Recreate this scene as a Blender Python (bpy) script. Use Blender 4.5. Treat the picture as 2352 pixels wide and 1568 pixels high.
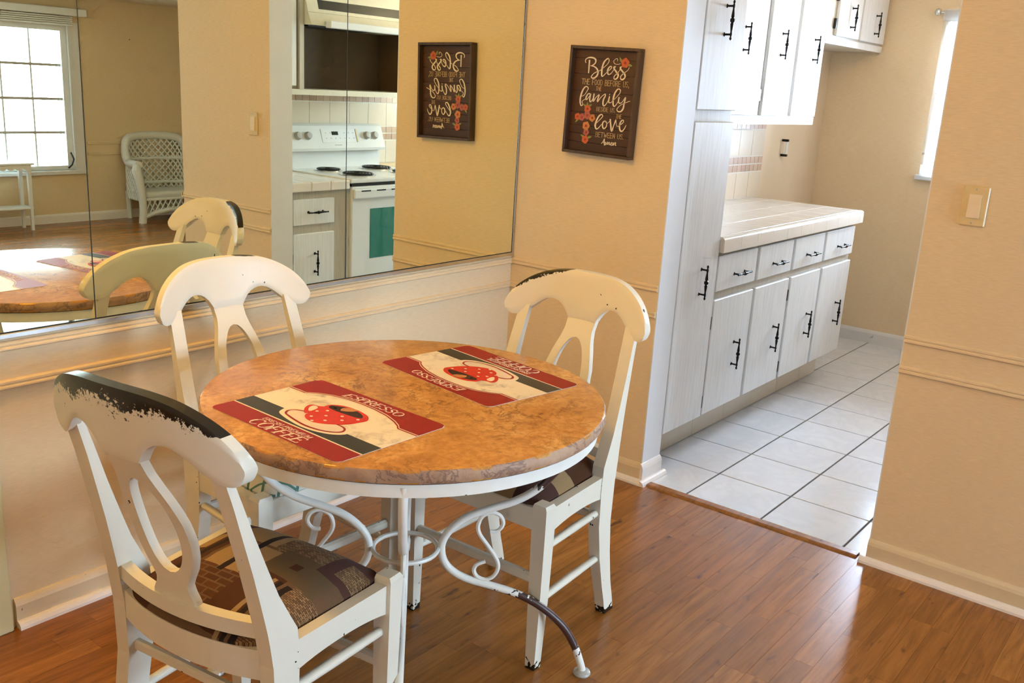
import bpy, bmesh, math, random
import numpy as np
from mathutils import Vector, Matrix

random.seed(7)
for o in list(bpy.data.objects):
    bpy.data.objects.remove(o, do_unlink=True)
scene = bpy.context.scene
COL = scene.collection
PI = math.pi

# ---------------------------------------------------------------- camera
cam_d = bpy.data.cameras.new('camera')
cam = bpy.data.objects.new('camera', cam_d)
COL.objects.link(cam)
scene.camera = cam
cam_d.sensor_fit = 'HORIZONTAL'
cam_d.sensor_width = 36.0
cam_d.lens = 2180.0 / 2352.0 * 36.0
cam_d.clip_start = 0.05
CAM_POS = Vector((-3.0125, -2.3526, 1.4597))
_yaw, _pit, _rol = 0.6574, -0.2655, 0.0585
_f = Vector((math.cos(_yaw) * math.cos(_pit), math.sin(_yaw) * math.cos(_pit), math.sin(_pit)))
_r = Vector((math.sin(_yaw), -math.cos(_yaw), 0))
_u = _r.cross(_f)
_R = math.cos(_rol) * _r + math.sin(_rol) * _u
_U = -math.sin(_rol) * _r + math.cos(_rol) * _u
cam.matrix_world = Matrix(((_R.x, _U.x, -_f.x, CAM_POS.x), (_R.y, _U.y, -_f.y, CAM_POS.y),
                           (_R.z, _U.z, -_f.z, CAM_POS.z), (0, 0, 0, 1)))

# ---------------------------------------------------------------- world, daylight, exposure
world = bpy.data.worlds.new('world')
scene.world = world
world.use_nodes = True
_bg = world.node_tree.nodes['Background']
_bg.inputs[0].default_value = (0.80, 0.90, 1.0, 1)
_bg.inputs[1].default_value = 3.0

def area(name, loc, rot, sx, sy, power, color):
    d = bpy.data.lights.new(name, 'AREA')
    d.shape = 'RECTANGLE'
    d.size, d.size_y, d.energy, d.color = sx, sy, power, color
    o = bpy.data.objects.new(name, d)
    o.location, o.rotation_euler = loc, rot
    COL.objects.link(o)
    return o
DAY = (0.58, 0.77, 1.0)
area('daylight_living_window', (0.05, -6.42, 1.10), (-PI / 2, 0, PI), 2.66, 1.28, 540, DAY)
area('daylight_added_window', (-4.82, -3.3, 1.30), (0, -PI / 2, 0), 1.35, 1.60, 30, DAY)  # added fill daylight for faces turned towards the camera side
area('daylight_kitchen_window', (3.14, -1.128, 1.50), (0, PI / 2, 0), 0.84, 0.78, 380, (0.60, 0.75, 1.0))

vs = scene.view_settings
vs.view_transform = 'Standard'
vs.look = 'None'
vs.gamma = 1.0
vs.use_curve_mapping = False
vs.exposure = -0.30
cy = scene.cycles
cy.max_bounces = 6
cy.diffuse_bounces = 3
cy.glossy_bounces = 5
cy.transmission_bounces = 2
cy.transparent_max_bounces = 8
cy.use_adaptive_sampling = True
cy.adaptive_threshold = 0.12
cy.adaptive_min_samples = 12
cy.sample_clamp_indirect = 6.0
cy.caustics_reflective = True
cy.caustics_refractive = False
cy.use_denoising = True

# ---------------------------------------------------------------- materials
def lin(c):
    c = c / 255.0
    return c / 12.92 if c <= 0.04045 else ((c + 0.055) / 1.055) ** 2.4
def S(r, g, b):
    return (lin(r), lin(g), lin(b), 1.0)

class NT:
    def __init__(s, name):
        s.m = bpy.data.materials.new(name)
        s.m.use_nodes = True
        s.t = s.m.node_tree
        s.b = s.t.nodes['Principled BSDF']
        s.out = s.t.nodes['Material Output']
    def n(s, typ, **kw):
        nd = s.t.nodes.new(typ)
        for k, v in kw.items():
            setattr(nd, k, v)
        return nd
    def link(s, a, b):
        s.t.links.new(a, b)
    def set(s, sock, v):
        if hasattr(v, 'is_output') or isinstance(v, bpy.types.NodeSocket):
            s.link(v, sock)
        else:
            sock.default_value = v
    def math(s, op, a, b=0.0, clamp=False):
        nd = s.n('ShaderNodeMath', operation=op)
        nd.use_clamp = clamp
        s.set(nd.inputs[0], a)
        s.set(nd.inputs[1], b)
        return nd.outputs[0]
    def mix(s, f, a, b, blend='MIX'):
        nd = s.n('ShaderNodeMix', data_type='RGBA', blend_type=blend)
        s.set(nd.inputs[0], f)
        s.set(nd.inputs[6], a)
        s.set(nd.inputs[7], b)
        return nd.outputs[2]
    def coord(s, kind='Object', scale=(1, 1, 1), rot=(0, 0, 0), loc=(0, 0, 0)):
        if kind == 'World':
            src = s.n('ShaderNodeNewGeometry').outputs['Position']
        else:
            src = s.n('ShaderNodeTexCoord').outputs[kind]
        mp = s.n('ShaderNodeMapping')
        mp.inputs['Scale'].default_value = scale
        mp.inputs['Rotation'].default_value = rot
        mp.inputs['Location'].default_value = loc
        s.link(src, mp.inputs[0])
        return mp.outputs[0]
    def noise(s, vec, scale=5, detail=4, rough=0.5, dist=0.0):
        nd = s.n('ShaderNodeTexNoise')
        nd.inputs['Scale'].default_value = scale
        nd.inputs['Detail'].default_value = detail
        nd.inputs['Roughness'].default_value = rough
        nd.inputs['Distortion'].default_value = dist
        s.link(vec, nd.inputs['Vector'])
        return nd.outputs['Fac']
    def ramp(s, fac, stops):
        nd = s.n('ShaderNodeValToRGB')
        e = nd.color_ramp.elements
        while len(e) < len(stops):
            e.new(0.5)
        for k, (p, c) in enumerate(stops):
            e[k].position = p
            e[k].color = c if len(c) == 4 else (*c, 1)
        s.link(fac, nd.inputs[0])
        return nd.outputs[0]
    def bump(s, h, strength=0.2, dist=0.01):
        nd = s.n('ShaderNodeBump')
        nd.inputs['Strength'].default_value = strength
        nd.inputs['Distance'].default_value = dist
        s.link(h, nd.inputs['Height'])
        s.link(nd.outputs[0], s.b.inputs['Normal'])
    def fin(s, color=None, rough=0.5, metal=0.0, spec=0.5):
        if color is not None:
            s.set(s.b.inputs['Base Color'], color)
        s.set(s.b.inputs['Roughness'], rough)
        s.b.inputs['Metallic'].default_value = metal
        s.b.inputs['Specular IOR Level'].default_value = spec
        return s.m

def simple(name, col, rough=0.5, metal=0.0, spec=0.5, var=0.05, scale=30):
    t = NT(name)
    v = t.coord('Object')
    f = t.noise(v, scale, 3)
    dark = tuple(c * (1 - 2 * var) for c in col[:3]) + (1,)
    return t.fin(t.mix(f, dark, tuple(min(1, c * (1 + var)) for c in col[:3]) + (1,)), rough, metal, spec)

def wall_mat():
    t = NT('grasscloth_wallpaper')
    v = t.coord('World', (30, 30, 420))
    f = t.noise(v, 1.0, 4, 0.65)
    v2 = t.coord('World', (160, 160, 600))
    f2 = t.noise(v2, 1.0, 2)
    v3 = t.coord('World')
    big = t.noise(v3, 1.8, 3)
    c = t.ramp(f, [(0.3, S(222, 196, 158)), (0.5, S(229, 204, 167)), (0.72, S(236, 212, 178))])
    c = t.mix(t.math('MULTIPLY', big, 0.25), c, S(226, 198, 157))
    spots = t.noise(v3, 21, 1)
    c = t.mix(t.math('GREATER_THAN', spots, 0.815), c, S(120, 85, 55))
    t.bump(f2, 0.12, 0.002)
    return t.fin(c, 0.75, 0, 0.25)
WALL = wall_mat()

def trim_mat(name, col, dirt=True):
    t = NT(name)
    v = t.coord('World')
    f = t.noise(v, 7, 5, 0.7)
    c = t.mix(t.math('MULTIPLY', f, 0.35), col, tuple(k * 0.72 for k in col[:3]) + (1,))
    if dirt:
        s = t.noise(v, 60, 2)
        c = t.mix(t.math('GREATER_THAN', s, 0.76), c, S(120, 90, 60))
    return t.fin(c, 0.45, 0, 0.4)
BASEB = trim_mat('beige_baseboard_paint', S(226, 203, 168))
SHOE = trim_mat('white_shoe_moulding_paint', S(244, 232, 224), False)
JAMB = trim_mat('white_jamb_paint', S(232, 228, 226), False)
CEIL = simple('ceiling_paint', S(226, 214, 190), 0.9, var=0.03)
KWALL = trim_mat('kitchen_wall_paint', S(228, 206, 176), False)

def cabinet_mat(name, a, b):
    t = NT(name)
    v = t.coord('World', (90, 90, 4.5))
    f = t.noise(v, 1.0, 5, 0.7)
    v2 = t.coord('World', (260, 260, 9))
    f2 = t.noise(v2, 1.0, 2)
    g = t.math('ADD', t.math('MULTIPLY', f, 0.6), t.math('MULTIPLY', f2, 0.4))
    c = t.ramp(g, [(0.34, b), (0.56, a)])
    t.bump(f2, 0.10, 0.001)
    return t.fin(c, 0.42, 0, 0.4)
CAB = cabinet_mat('whitewashed_cabinet_paint', S(238, 237, 236), S(222, 220, 217))
CABF = cabinet_mat('beige_cabinet_frame_paint', S(206, 196, 180), S(188, 175, 156))
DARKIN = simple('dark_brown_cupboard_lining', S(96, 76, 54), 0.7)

def tile_mat(name, col, vein, vs_=0.5, rough=0.16):
    t = NT(name)
    v = t.coord('World')
    oi = t.n('ShaderNodeObjectInfo').outputs['Random']
    add = t.n('ShaderNodeVectorMath', operation='ADD')
    t.link(v, add.inputs[0])
    sc = t.n('ShaderNodeCombineXYZ')
    t.link(t.math('MULTIPLY', oi, 37.0), sc.inputs[0])
    t.link(t.math('MULTIPLY', oi, 11.0), sc.inputs[1])
    t.link(sc.outputs[0], add.inputs[1])
    f = t.noise(add.outputs[0], 6, 6, 0.6, 0.9)
    d = t.math('ABSOLUTE', t.math('SUBTRACT', f, 0.5))
    m = t.math('SUBTRACT', 1.0, t.math('MULTIPLY', d, 9.0, True), True)
    big = t.noise(add.outputs[0], 3, 3)
    c = t.mix(t.math('MULTIPLY', big, 0.25), col, vein)
    c = t.mix(t.math('MULTIPLY', m, vs_ * 0.45), c, vein)
    return t.fin(c, rough, 0, 0.5)
FTILE = tile_mat('white_marbled_floor_tile', S(233, 235, 241), S(194, 196, 206))
CTILE = tile_mat('cream_glazed_counter_tile', S(238, 230, 220), S(222, 208, 192), 0.3, 0.12)
BTILE = tile_mat('cream_glazed_wall_tile', S(232, 218, 198), S(220, 202, 176), 0.3, 0.2)
def accent_mat():
    t = NT('brown_accent_wall_tile')
    oi = t.n('ShaderNodeObjectInfo').outputs['Random']
    c = t.ramp(oi, [(0.0, S(150, 112, 84)), (0.35, S(190, 154, 122)), (0.7, S(170, 130, 104)), (1.0, S(208, 178, 146))])
    f = t.noise(t.coord('World', (120, 120, 20)), 1.0, 3)
    c = t.mix(t.math('MULTIPLY', f, 0.4), c, S(226, 204, 180))
    return t.fin(c, 0.3)
ATILE = accent_mat()
GROUT = simple('grey_brown_floor_grout', S(92, 80, 70), 0.9)
GROUTW = simple('pale_wall_grout', S(236, 228, 216), 0.8)

def strip_mat(name, island=False):
    t = NT(name)
    if island:
        rnd = t.n('ShaderNodeNewGeometry').outputs['Random Per Island']
    else:
        rnd = t.n('ShaderNodeObjectInfo').outputs['Random']
    pos = t.n('ShaderNodeNewGeometry').outputs['Position']
    off = t.n('ShaderNodeCombineXYZ')
    t.link(t.math('MULTIPLY', rnd, 53.0), off.inputs[0])
    t.link(t.math('MULTIPLY', rnd, 17.0), off.inputs[1])
    add = t.n('ShaderNodeVectorMath', operation='ADD')
    t.link(pos, add.inputs[0])
    t.link(off.outputs[0], add.inputs[1])
    mp = t.n('ShaderNodeMapping')
    mp.inputs['Scale'].default_value = (2.2, 26, 1)
    t.link(add.outputs[0], mp.inputs[0])
    g = t.noise(mp.outputs[0], 1.6, 6, 0.65, 0.6)
    mp2 = t.n('ShaderNodeMapping')
    mp2.inputs['Scale'].default_value = (6, 150, 1)
    t.link(add.outputs[0], mp2.inputs[0])
    g2 = t.noise(mp2.outputs[0], 1.0, 3)
    mp3 = t.n('ShaderNodeMapping')
    mp3.inputs['Scale'].default_value = (9, 26, 1)
    t.link(add.outputs[0], mp3.inputs[0])
    k = t.noise(mp3.outputs[0], 1.0, 2)
    base = t.ramp(rnd, [(0.0, S(132, 79, 30)), (0.3, S(158, 99, 40)), (0.6, S(146, 88, 34)), (0.85, S(176, 114, 50)), (1.0, S(138, 80, 32))])
    c = t.mix(t.ramp(g, [(0.32, (0.85, 0.85, 0.85)), (0.62, (0, 0, 0))]), base, S(102, 56, 20))
    c = t.mix(t.math('MULTIPLY', g2, 0.35), c, S(180, 118, 54))
    c = t.mix(t.ramp(k, [(0.66, (0, 0, 0)), (0.76, (0.85, 0.85, 0.85))]), c, S(66, 36, 18))
    t.bump(g2, 0.05, 0.001)
    return t.fin(c, 0.27, 0, 0.5)
STRIP = strip_mat('laminate_floor_strip')
STRIP2 = strip_mat('laminate_floor_strip_field', True)
SEAM = simple('dark_strip_joint', S(104, 64, 32), 0.8)
THRESH = strip_mat('wood_threshold_strip')

def chair_mat(name, crest=None):
    t = NT(name)
    ob = t.coord('Object')
    f = t.noise(ob, 14, 4, 0.6)
    c = t.mix(t.math('MULTIPLY', f, 0.5), S(230, 222, 206), S(214, 202, 180))
    n1 = t.noise(ob, 55, 2, 0.5)
    n2 = t.noise(ob, 9, 1)
    chip = t.math('MULTIPLY', t.math('GREATER_THAN', n1, 0.715), t.math('GREATER_THAN', n2, 0.54))
    mask = chip
    sep = t.n('ShaderNodeSeparateXYZ')
    t.link(ob, sep.inputs[0])
    lowz = t.math('LESS_THAN', sep.outputs[2], t.math('MULTIPLY', t.math('SUBTRACT', t.noise(ob, 70, 3), 0.36), 0.10))
    mask = t.math('MAXIMUM', mask, lowz)
    if crest:
        uv = t.n('ShaderNodeTexCoord').outputs['UV']
        s2 = t.n('ShaderNodeSeparateXYZ')
        t.link(uv, s2.inputs[0])
        depth = t.ramp(s2.outputs[0], [(p, (d, d, d)) for p, d in crest])
        n3 = t.noise(ob, 120, 4, 0.72)
        n4 = t.noise(ob, 24, 2, 0.5)
        nn = t.math('ADD', t.math('MULTIPLY', n3, 1.9), t.math('MULTIPLY', n4, 0.9))
        w = t.math('MULTIPLY', depth, t.math('MULTIPLY', t.math('SUBTRACT', nn, 0.80), 0.068))
        mask = t.math('MAXIMUM', mask, t.math('LESS_THAN', s2.outputs[1], w))
    c = t.mix(mask, c, S(34, 30, 24))
    r = t.math('SUBTRACT', 0.42, t.math('MULTIPLY', mask, 0.16))
    t.bump(t.math('SUBTRACT', 1.0, mask), 0.25, 0.001)
    return t.fin(c, r, 0, 0.45)
PAINT = chair_mat('chipped_cream_chair_paint')
CREST1 = chair_mat('worn_crest_paint_black', [(0.0, 0.0), (0.06, 0.1), (0.16, 0.32), (0.27, 1.0), (0.42, 0.7), (0.58, 0.95), (0.72, 0.6), (0.85, 0.5), (0.90, 0.15), (0.92, 0.0), (1.0, 0.0)])
CREST2 = chair_mat('lightly_worn_crest_paint', [(0.0, 0.0), (0.3, 0.0), (0.36, 0.05), (0.42, 0.0), (1.0, 0.0)])
CREST3 = chair_mat('edge_worn_crest_paint', [(0.0, 0.0), (0.3, 0.0), (0.62, 0.0), (0.68, 0.2), (0.78, 0.34), (0.92, 0.22), (0.95, 0.0), (1.0, 0.0)])

def fabric_patch(name):
    t = NT(name)
    ob = t.coord('Object')
    sep = t.n('ShaderNodeSeparateXYZ')
    t.link(ob, sep.inputs[0])
    X, Y = sep.outputs[0], sep.outputs[1]
    wob = t.math('MULTIPLY', t.math('SUBTRACT', t.noise(ob, 16, 2), 0.5), 0.012)
    Xw = t.math('ADD', X, wob)
    Yw = t.math('ADD', Y, wob)
    def rect(x0, x1, y0, y1):
        a = t.math('MULTIPLY', t.math('GREATER_THAN', Xw, x0), t.math('LESS_THAN', Xw, x1))
        b = t.math('MULTIPLY', t.math('GREATER_THAN', Yw, y0), t.math('LESS_THAN', Yw, y1))
        return t.math('MULTIPLY', a, b)
    def brick(scale, c1, c2, cm, bw=0.5, rh=0.25):
        b = t.n('ShaderNodeTexBrick')
        b.inputs['Scale'].default_value = scale
        b.inputs['Color1'].default_value = c1
        b.inputs['Color2'].default_value = c2
        b.inputs['Mortar'].default_value = cm
        b.inputs['Mortar Size'].default_value = 0.03
        b.inputs['Brick Width'].default_value = bw
        b.inputs['Row Height'].default_value = rh
        t.link(ob, b.inputs['Vector'])
        return b.outputs[0]
    tan, dark, brown, mid, wine, olive = S(166, 134, 94), S(36, 26, 24), S(80, 46, 27), S(112, 84, 60), S(82, 52, 44), S(104, 84, 58)
    weave = brick(60, tan, mid, brown)
    cob = brick(14, brown, S(98, 58, 34), mid)
    c = mid
    c = t.mix(rect(-0.25, -0.09, 0.0, 0.30), c, brown)
    c = t.mix(rect(-0.25, -0.13, 0.22, 0.34), c, tan)
    c = t.mix(rect(-0.20, -0.10, 0.30, 0.45), c, wine)
    c = t.mix(rect(-0.10, 0.04, 0.05, 0.17), c, cob)
    c = t.mix(rect(-0.08, 0.03, 0.17, 0.28), c, tan)
    c = t.mix(rect(-0.12, 0.0, 0.29, 0.45), c, tan)
    c = t.mix(rect(0.0, 0.12, 0.28, 0.45), c, weave)
    c = t.mix(rect(0.03, 0.11, 0.04, 0.22), c, brown)
    c = t.mix(rect(0.03, 0.17, 0.21, 0.30), c, olive)
    c = t.mix(rect(0.08, 0.10, 0.245, 0.265), c, brown)
    c = t.mix(rect(0.12, 0.25, 0.28, 0.45), c, wine)
    c = t.mix(rect(0.13, 0.25, 0.02, 0.21), c, weave)
    c = t.mix(rect(0.15, 0.25, 0.30, 0.36), c, weave)
    c = t.mix(rect(0.085, 0.095, -0.1, 0.20), c, tan)
    c = t.mix(rect(0.10, 0.11, -0.1, 0.20), c, dark)
    c = t.mix(rect(0.118, 0.132, -0.1, 0.20), c, dark)
    c = t.mix(rect(-0.035, -0.02, 0.16, 0.45), c, dark)
    c = t.mix(rect(-0.12, -0.105, 0.05, 0.28), c, dark)
    c = t.mix(rect(-0.25, -0.2, 0.02, 0.12), c, tan)
    th = t.noise(t.coord('Object', (420, 420, 420)), 1.0, 1)
    c = t.mix(t.math('MULTIPLY', th, 0.35), c, S(60, 42, 30))
    t.bump(th, 0.3, 0.001)
    return t.fin(c, 0.85, 0, 0.2)
PATCH = fabric_patch('patchwork_upholstery')

def fabric_trellis():
    t = NT('green_trellis_fabric')
    ob = t.coord('Object', (1, 1, 1), (0, 0, PI / 4))
    b = t.n('ShaderNodeTexBrick')
    b.offset = 0.0
    b.inputs['Scale'].default_value = 22
    b.inputs['Brick Width'].default_value = 0.9
    b.inputs['Row Height'].default_value = 0.9
    b.inputs['Mortar Size'].default_value = 0.075
    b.inputs['Color1'].default_value = S(228, 212, 180)
    b.inputs['Color2'].default_value = S(216, 214, 204)
    b.inputs['Mortar'].default_value = S(98, 132, 116)
    t.link(ob, b.inputs['Vector'])
    return t.fin(b.outputs[0], 0.85, 0, 0.2)
TRELLIS = fabric_trellis()

def marble(name, side=False):
    t = NT(name)
    v = t.coord('Object')
    f = t.noise(v, 5.5, 9, 0.68, 0.5)
    f2 = t.noise(v, 13, 9, 0.66, 0.5)
    d = t.math('ABSOLUTE', t.math('SUBTRACT', f2, 0.5))
    vein = t.math('SUBTRACT', 1.0, t.math('MULTIPLY', d, 34.0, True), True)
    reg = t.ramp(t.noise(v, 4.5, 4), [(0.42, (0, 0, 0)), (0.66, (1, 1, 1))])
    sp = t.noise(v, 60, 4, 0.65, 0.4)
    if not side:
        c = t.ramp(f, [(0.30, S(150, 98, 48)), (0.42, S(190, 132, 68)), (0.54, S(208, 150, 82)), (0.64, S(222, 172, 104)), (0.75, S(232, 192, 132))])
        c = t.mix(t.ramp(sp, [(0.40, (0.55, 0.55, 0.55)), (0.58, (0, 0, 0))]), c, S(166, 108, 52))
        c = t.mix(t.math('MULTIPLY', t.math('MULTIPLY', vein, reg), 0.8), c, S(86, 52, 30))
        blot = t.ramp(t.noise(v, 15, 5, 0.7), [(0.60, (0, 0, 0)), (0.74, (0.6, 0.6, 0.6))])
        c = t.mix(blot, c, S(122, 80, 42))
        t.bump(sp, 0.02, 0.001)
        return t.fin(c, 0.2, 0, 0.5)
    c = t.ramp(f, [(0.3, S(142, 106, 84)), (0.55, S(180, 142, 114)), (0.75, S(202, 168, 138))])
    c = t.mix(t.math('MULTIPLY', vein, 0.7), c, S(96, 66, 60))
    t.bump(f2, 0.6, 0.006)
    return t.fin(c, 0.5, 0, 0.4)
MARBLE = marble('amber_marble')
MARBLE_E = marble('rough_marble_edge', True)

def iron_mat(name, worn):
    t = NT(name)
    ob = t.coord('Object')
    f = t.noise(ob, 40, 3)
    c = t.mix(t.math('MULTIPLY', f, 0.4), S(240, 236, 228), S(214, 204, 188))
    n = t.noise(ob, 60, 3, 0.6)
    mask = t.math('GREATER_THAN', n, 0.735)
    if worn:
        sep = t.n('ShaderNodeSeparateXYZ')
        t.link(ob, sep.inputs[0])
        z = t.math('ADD', sep.outputs[2], t.math('MULTIPLY', t.math('SUBTRACT', t.noise(ob, 45, 3, 0.6), 0.5), 0.10))
        band = t.math('MULTIPLY', t.math('GREATER_THAN', z, 0.072), t.math('LESS_THAN', z, 0.232))
        b2 = t.math('MULTIPLY', t.math('GREATER_THAN', z, 0.525), t.math('LESS_THAN', z, 0.60))
        mask = t.math('MAXIMUM', mask, t.math('MAXIMUM', band, b2))
    c = t.mix(mask, c, S(70, 46, 42))
    return t.fin(c, 0.38, 0, 0.5)
IRON = iron_mat('white_enamelled_iron', False)
IRONW = iron_mat('rusted_white_iron', True)
PAD = simple('clear_grey_foot_pad', S(176, 172, 164), 0.25)
BRONZE = simple('black_bronze_pull', S(34, 32, 30), 0.28, 0.75)
CHROME = simple('aluminium_channel', S(214, 214, 214), 0.22, 1.0)
IVORY = simple('ivory_switch_plastic', S(226, 200, 150), 0.35)
IVORYL = simple('pale_rocker_plastic', S(240, 216, 184), 0.35)
WHITEP = simple('white_plastic', S(236, 236, 236), 0.35, var=0.02)
ENAMEL = simple('white_stove_enamel', S(236, 238, 238), 0.18, var=0.01)
GREYP = simple('grey_knob_plastic', S(186, 180, 172), 0.4)
BLACK = simple('black_metal', S(18, 18, 18), 0.35)
LCD = simple('dark_green_display', S(24, 36, 22), 0.2)
WICKER = simple('white_painted_wicker', S(232, 232, 228), 0.55, var=0.08, scale=90)
SHADOWGAP = simple('dark_gap', S(52, 44, 36), 0.9)
HOODM = simple('cream_hood_enamel', S(226, 220, 200), 0.35)

t = NT('oven_window_glass')
OVENGL = t.fin(S(34, 122, 108), 0.06, 0, 0.8)
t = NT('mirror_silver')
MIRROR = t.fin(S(244, 246, 222), 0.0, 1.0)
MIRROR_EDGE = simple('mirror_edge_glass', S(34, 36, 28), 0.8)

def pane_mat():
    t = NT('window_pane_glass')
    tr = t.n('ShaderNodeBsdfTransparent')
    tr.inputs[0].default_value = (0.96, 0.98, 0.97, 1)
    gl = t.n('ShaderNodeBsdfGlossy')
    gl.inputs['Roughness'].default_value = 0.02
    fr = t.n('ShaderNodeFresnel')
    fr.inputs[0].default_value = 1.45
    mx = t.n('ShaderNodeMixShader')
    t.link(fr.outputs[0], mx.inputs[0])
    t.link(tr.outputs[0], mx.inputs[1])
    t.link(gl.outputs[0], mx.inputs[2])
    t.link(mx.outputs[0], t.out.inputs[0])
    return t.m
PANE = pane_mat()

def curtain_mat():
    t = NT('sheer_printed_curtain')
    v = t.coord('Object', (1, 22, 16))
    f = t.noise(v, 1.0, 3, 0.6, 1.0)
    c = t.mix(t.ramp(f, [(0.62, (0, 0, 0)), (0.68, (0.8, 0.8, 0.8))]), S(246, 246, 244), S(176, 168, 158))
    df = t.n('ShaderNodeBsdfDiffuse')
    tl = t.n('ShaderNodeBsdfTranslucent')
    tr = t.n('ShaderNodeBsdfTransparent')
    t.link(c, df.inputs[0])
    t.link(c, tl.inputs[0])
    m1 = t.n('ShaderNodeMixShader')
    m1.inputs[0].default_value = 0.75
    t.link(df.outputs[0], m1.inputs[1])
    t.link(tl.outputs[0], m1.inputs[2])
    m2 = t.n('ShaderNodeMixShader')
    m2.inputs[0].default_value = 0.40
    t.link(m1.outputs[0], m2.inputs[1])
    t.link(tr.outputs[0], m2.inputs[2])
    t.link(m2.outputs[0], t.out.inputs[0])
    return t.m
CURTAIN = curtain_mat()
FRAMEWOOD = cabinet_mat('dark_plaque_frame_wood', S(84, 56, 34), S(52, 34, 22))
def plank_mat():
    t = NT('dark_plaque_board')
    v = t.coord('World', (1, 9, 60))
    f = t.noise(v, 3.0, 4, 0.6)
    oi = t.n('ShaderNodeObjectInfo').outputs['Random']
    a = t.ramp(oi, [(0.0, S(66, 36, 20)), (0.5, S(84, 48, 22)), (1.0, S(74, 38, 24))])
    c = t.mix(t.math('MULTIPLY', f, 0.6), a, S(48, 26, 16))
    return t.fin(c, 0.55)
BOARD = plank_mat()
LETTER = simple('cream_letter_paint', S(238, 220, 196), 0.6)
LETTER2 = simple('tan_letter_paint', S(204, 172, 128), 0.6)
ROSE = [simple('orange_flower_paint', S(206, 100, 58), 0.6, var=0.25, scale=220), simple('pink_flower_paint', S(184, 100, 88), 0.6, var=0.3, scale=220), simple('yellow_flower_paint', S(216, 138, 74), 0.6, var=0.25, scale=220)]
ROSEC = simple('red_flower_heart_paint', S(170, 52, 40), 0.6, var=0.2, scale=220)
LEAF = simple('green_leaf_paint', S(140, 150, 76), 0.6, var=0.2, scale=220)

def mat_print(name, col, rough=0.42, var=0.06):
    return simple(name, col, rough, spec=0.25, var=var, scale=60)
MRED = mat_print('placemat_red', S(146, 14, 5))
def dark_print():
    t = NT('placemat_charcoal')
    f = t.noise(t.coord('Object', (30, 900, 1)), 1.0, 2)
    return t.fin(t.mix(t.ramp(f, [(0.55, (0, 0, 0)), (0.75, (1, 1, 1))]), S(34, 32, 32), S(74, 70, 70)), 0.32)
MDARK = dark_print()
def white_print():
    t = NT('placemat_white_marbled')
    v = t.coord('Object')
    f = t.noise(v, 22, 6, 0.65, 0.8)
    f2 = t.noise(v, 9, 3)
    m = t.math('MULTIPLY', t.ramp(f, [(0.5, (0, 0, 0)), (0.68, (1, 1, 1))]), t.ramp(f2, [(0.45, (0, 0, 0)), (0.6, (0.75, 0.75, 0.75))]))
    return t.fin(t.mix(m, S(236, 224, 208), S(140, 122, 116)), 0.3)
MWHITE = white_print()
MCREAM = mat_print('placemat_cream_line', S(236, 218, 196), var=0.02)
MCUP = mat_print('placemat_cup_red', S(206, 40, 14), var=0.12)
MCOFFEE = mat_print('placemat_coffee_brown', S(52, 22, 12))
MCREMA = mat_print('placemat_crema', S(196, 130, 76), var=0.2)
MSAUCER = mat_print('placemat_saucer', S(224, 206, 194), var=0.06)
MGREY = mat_print('placemat_saucer_grey', S(168, 148, 142), var=0.15)
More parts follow.
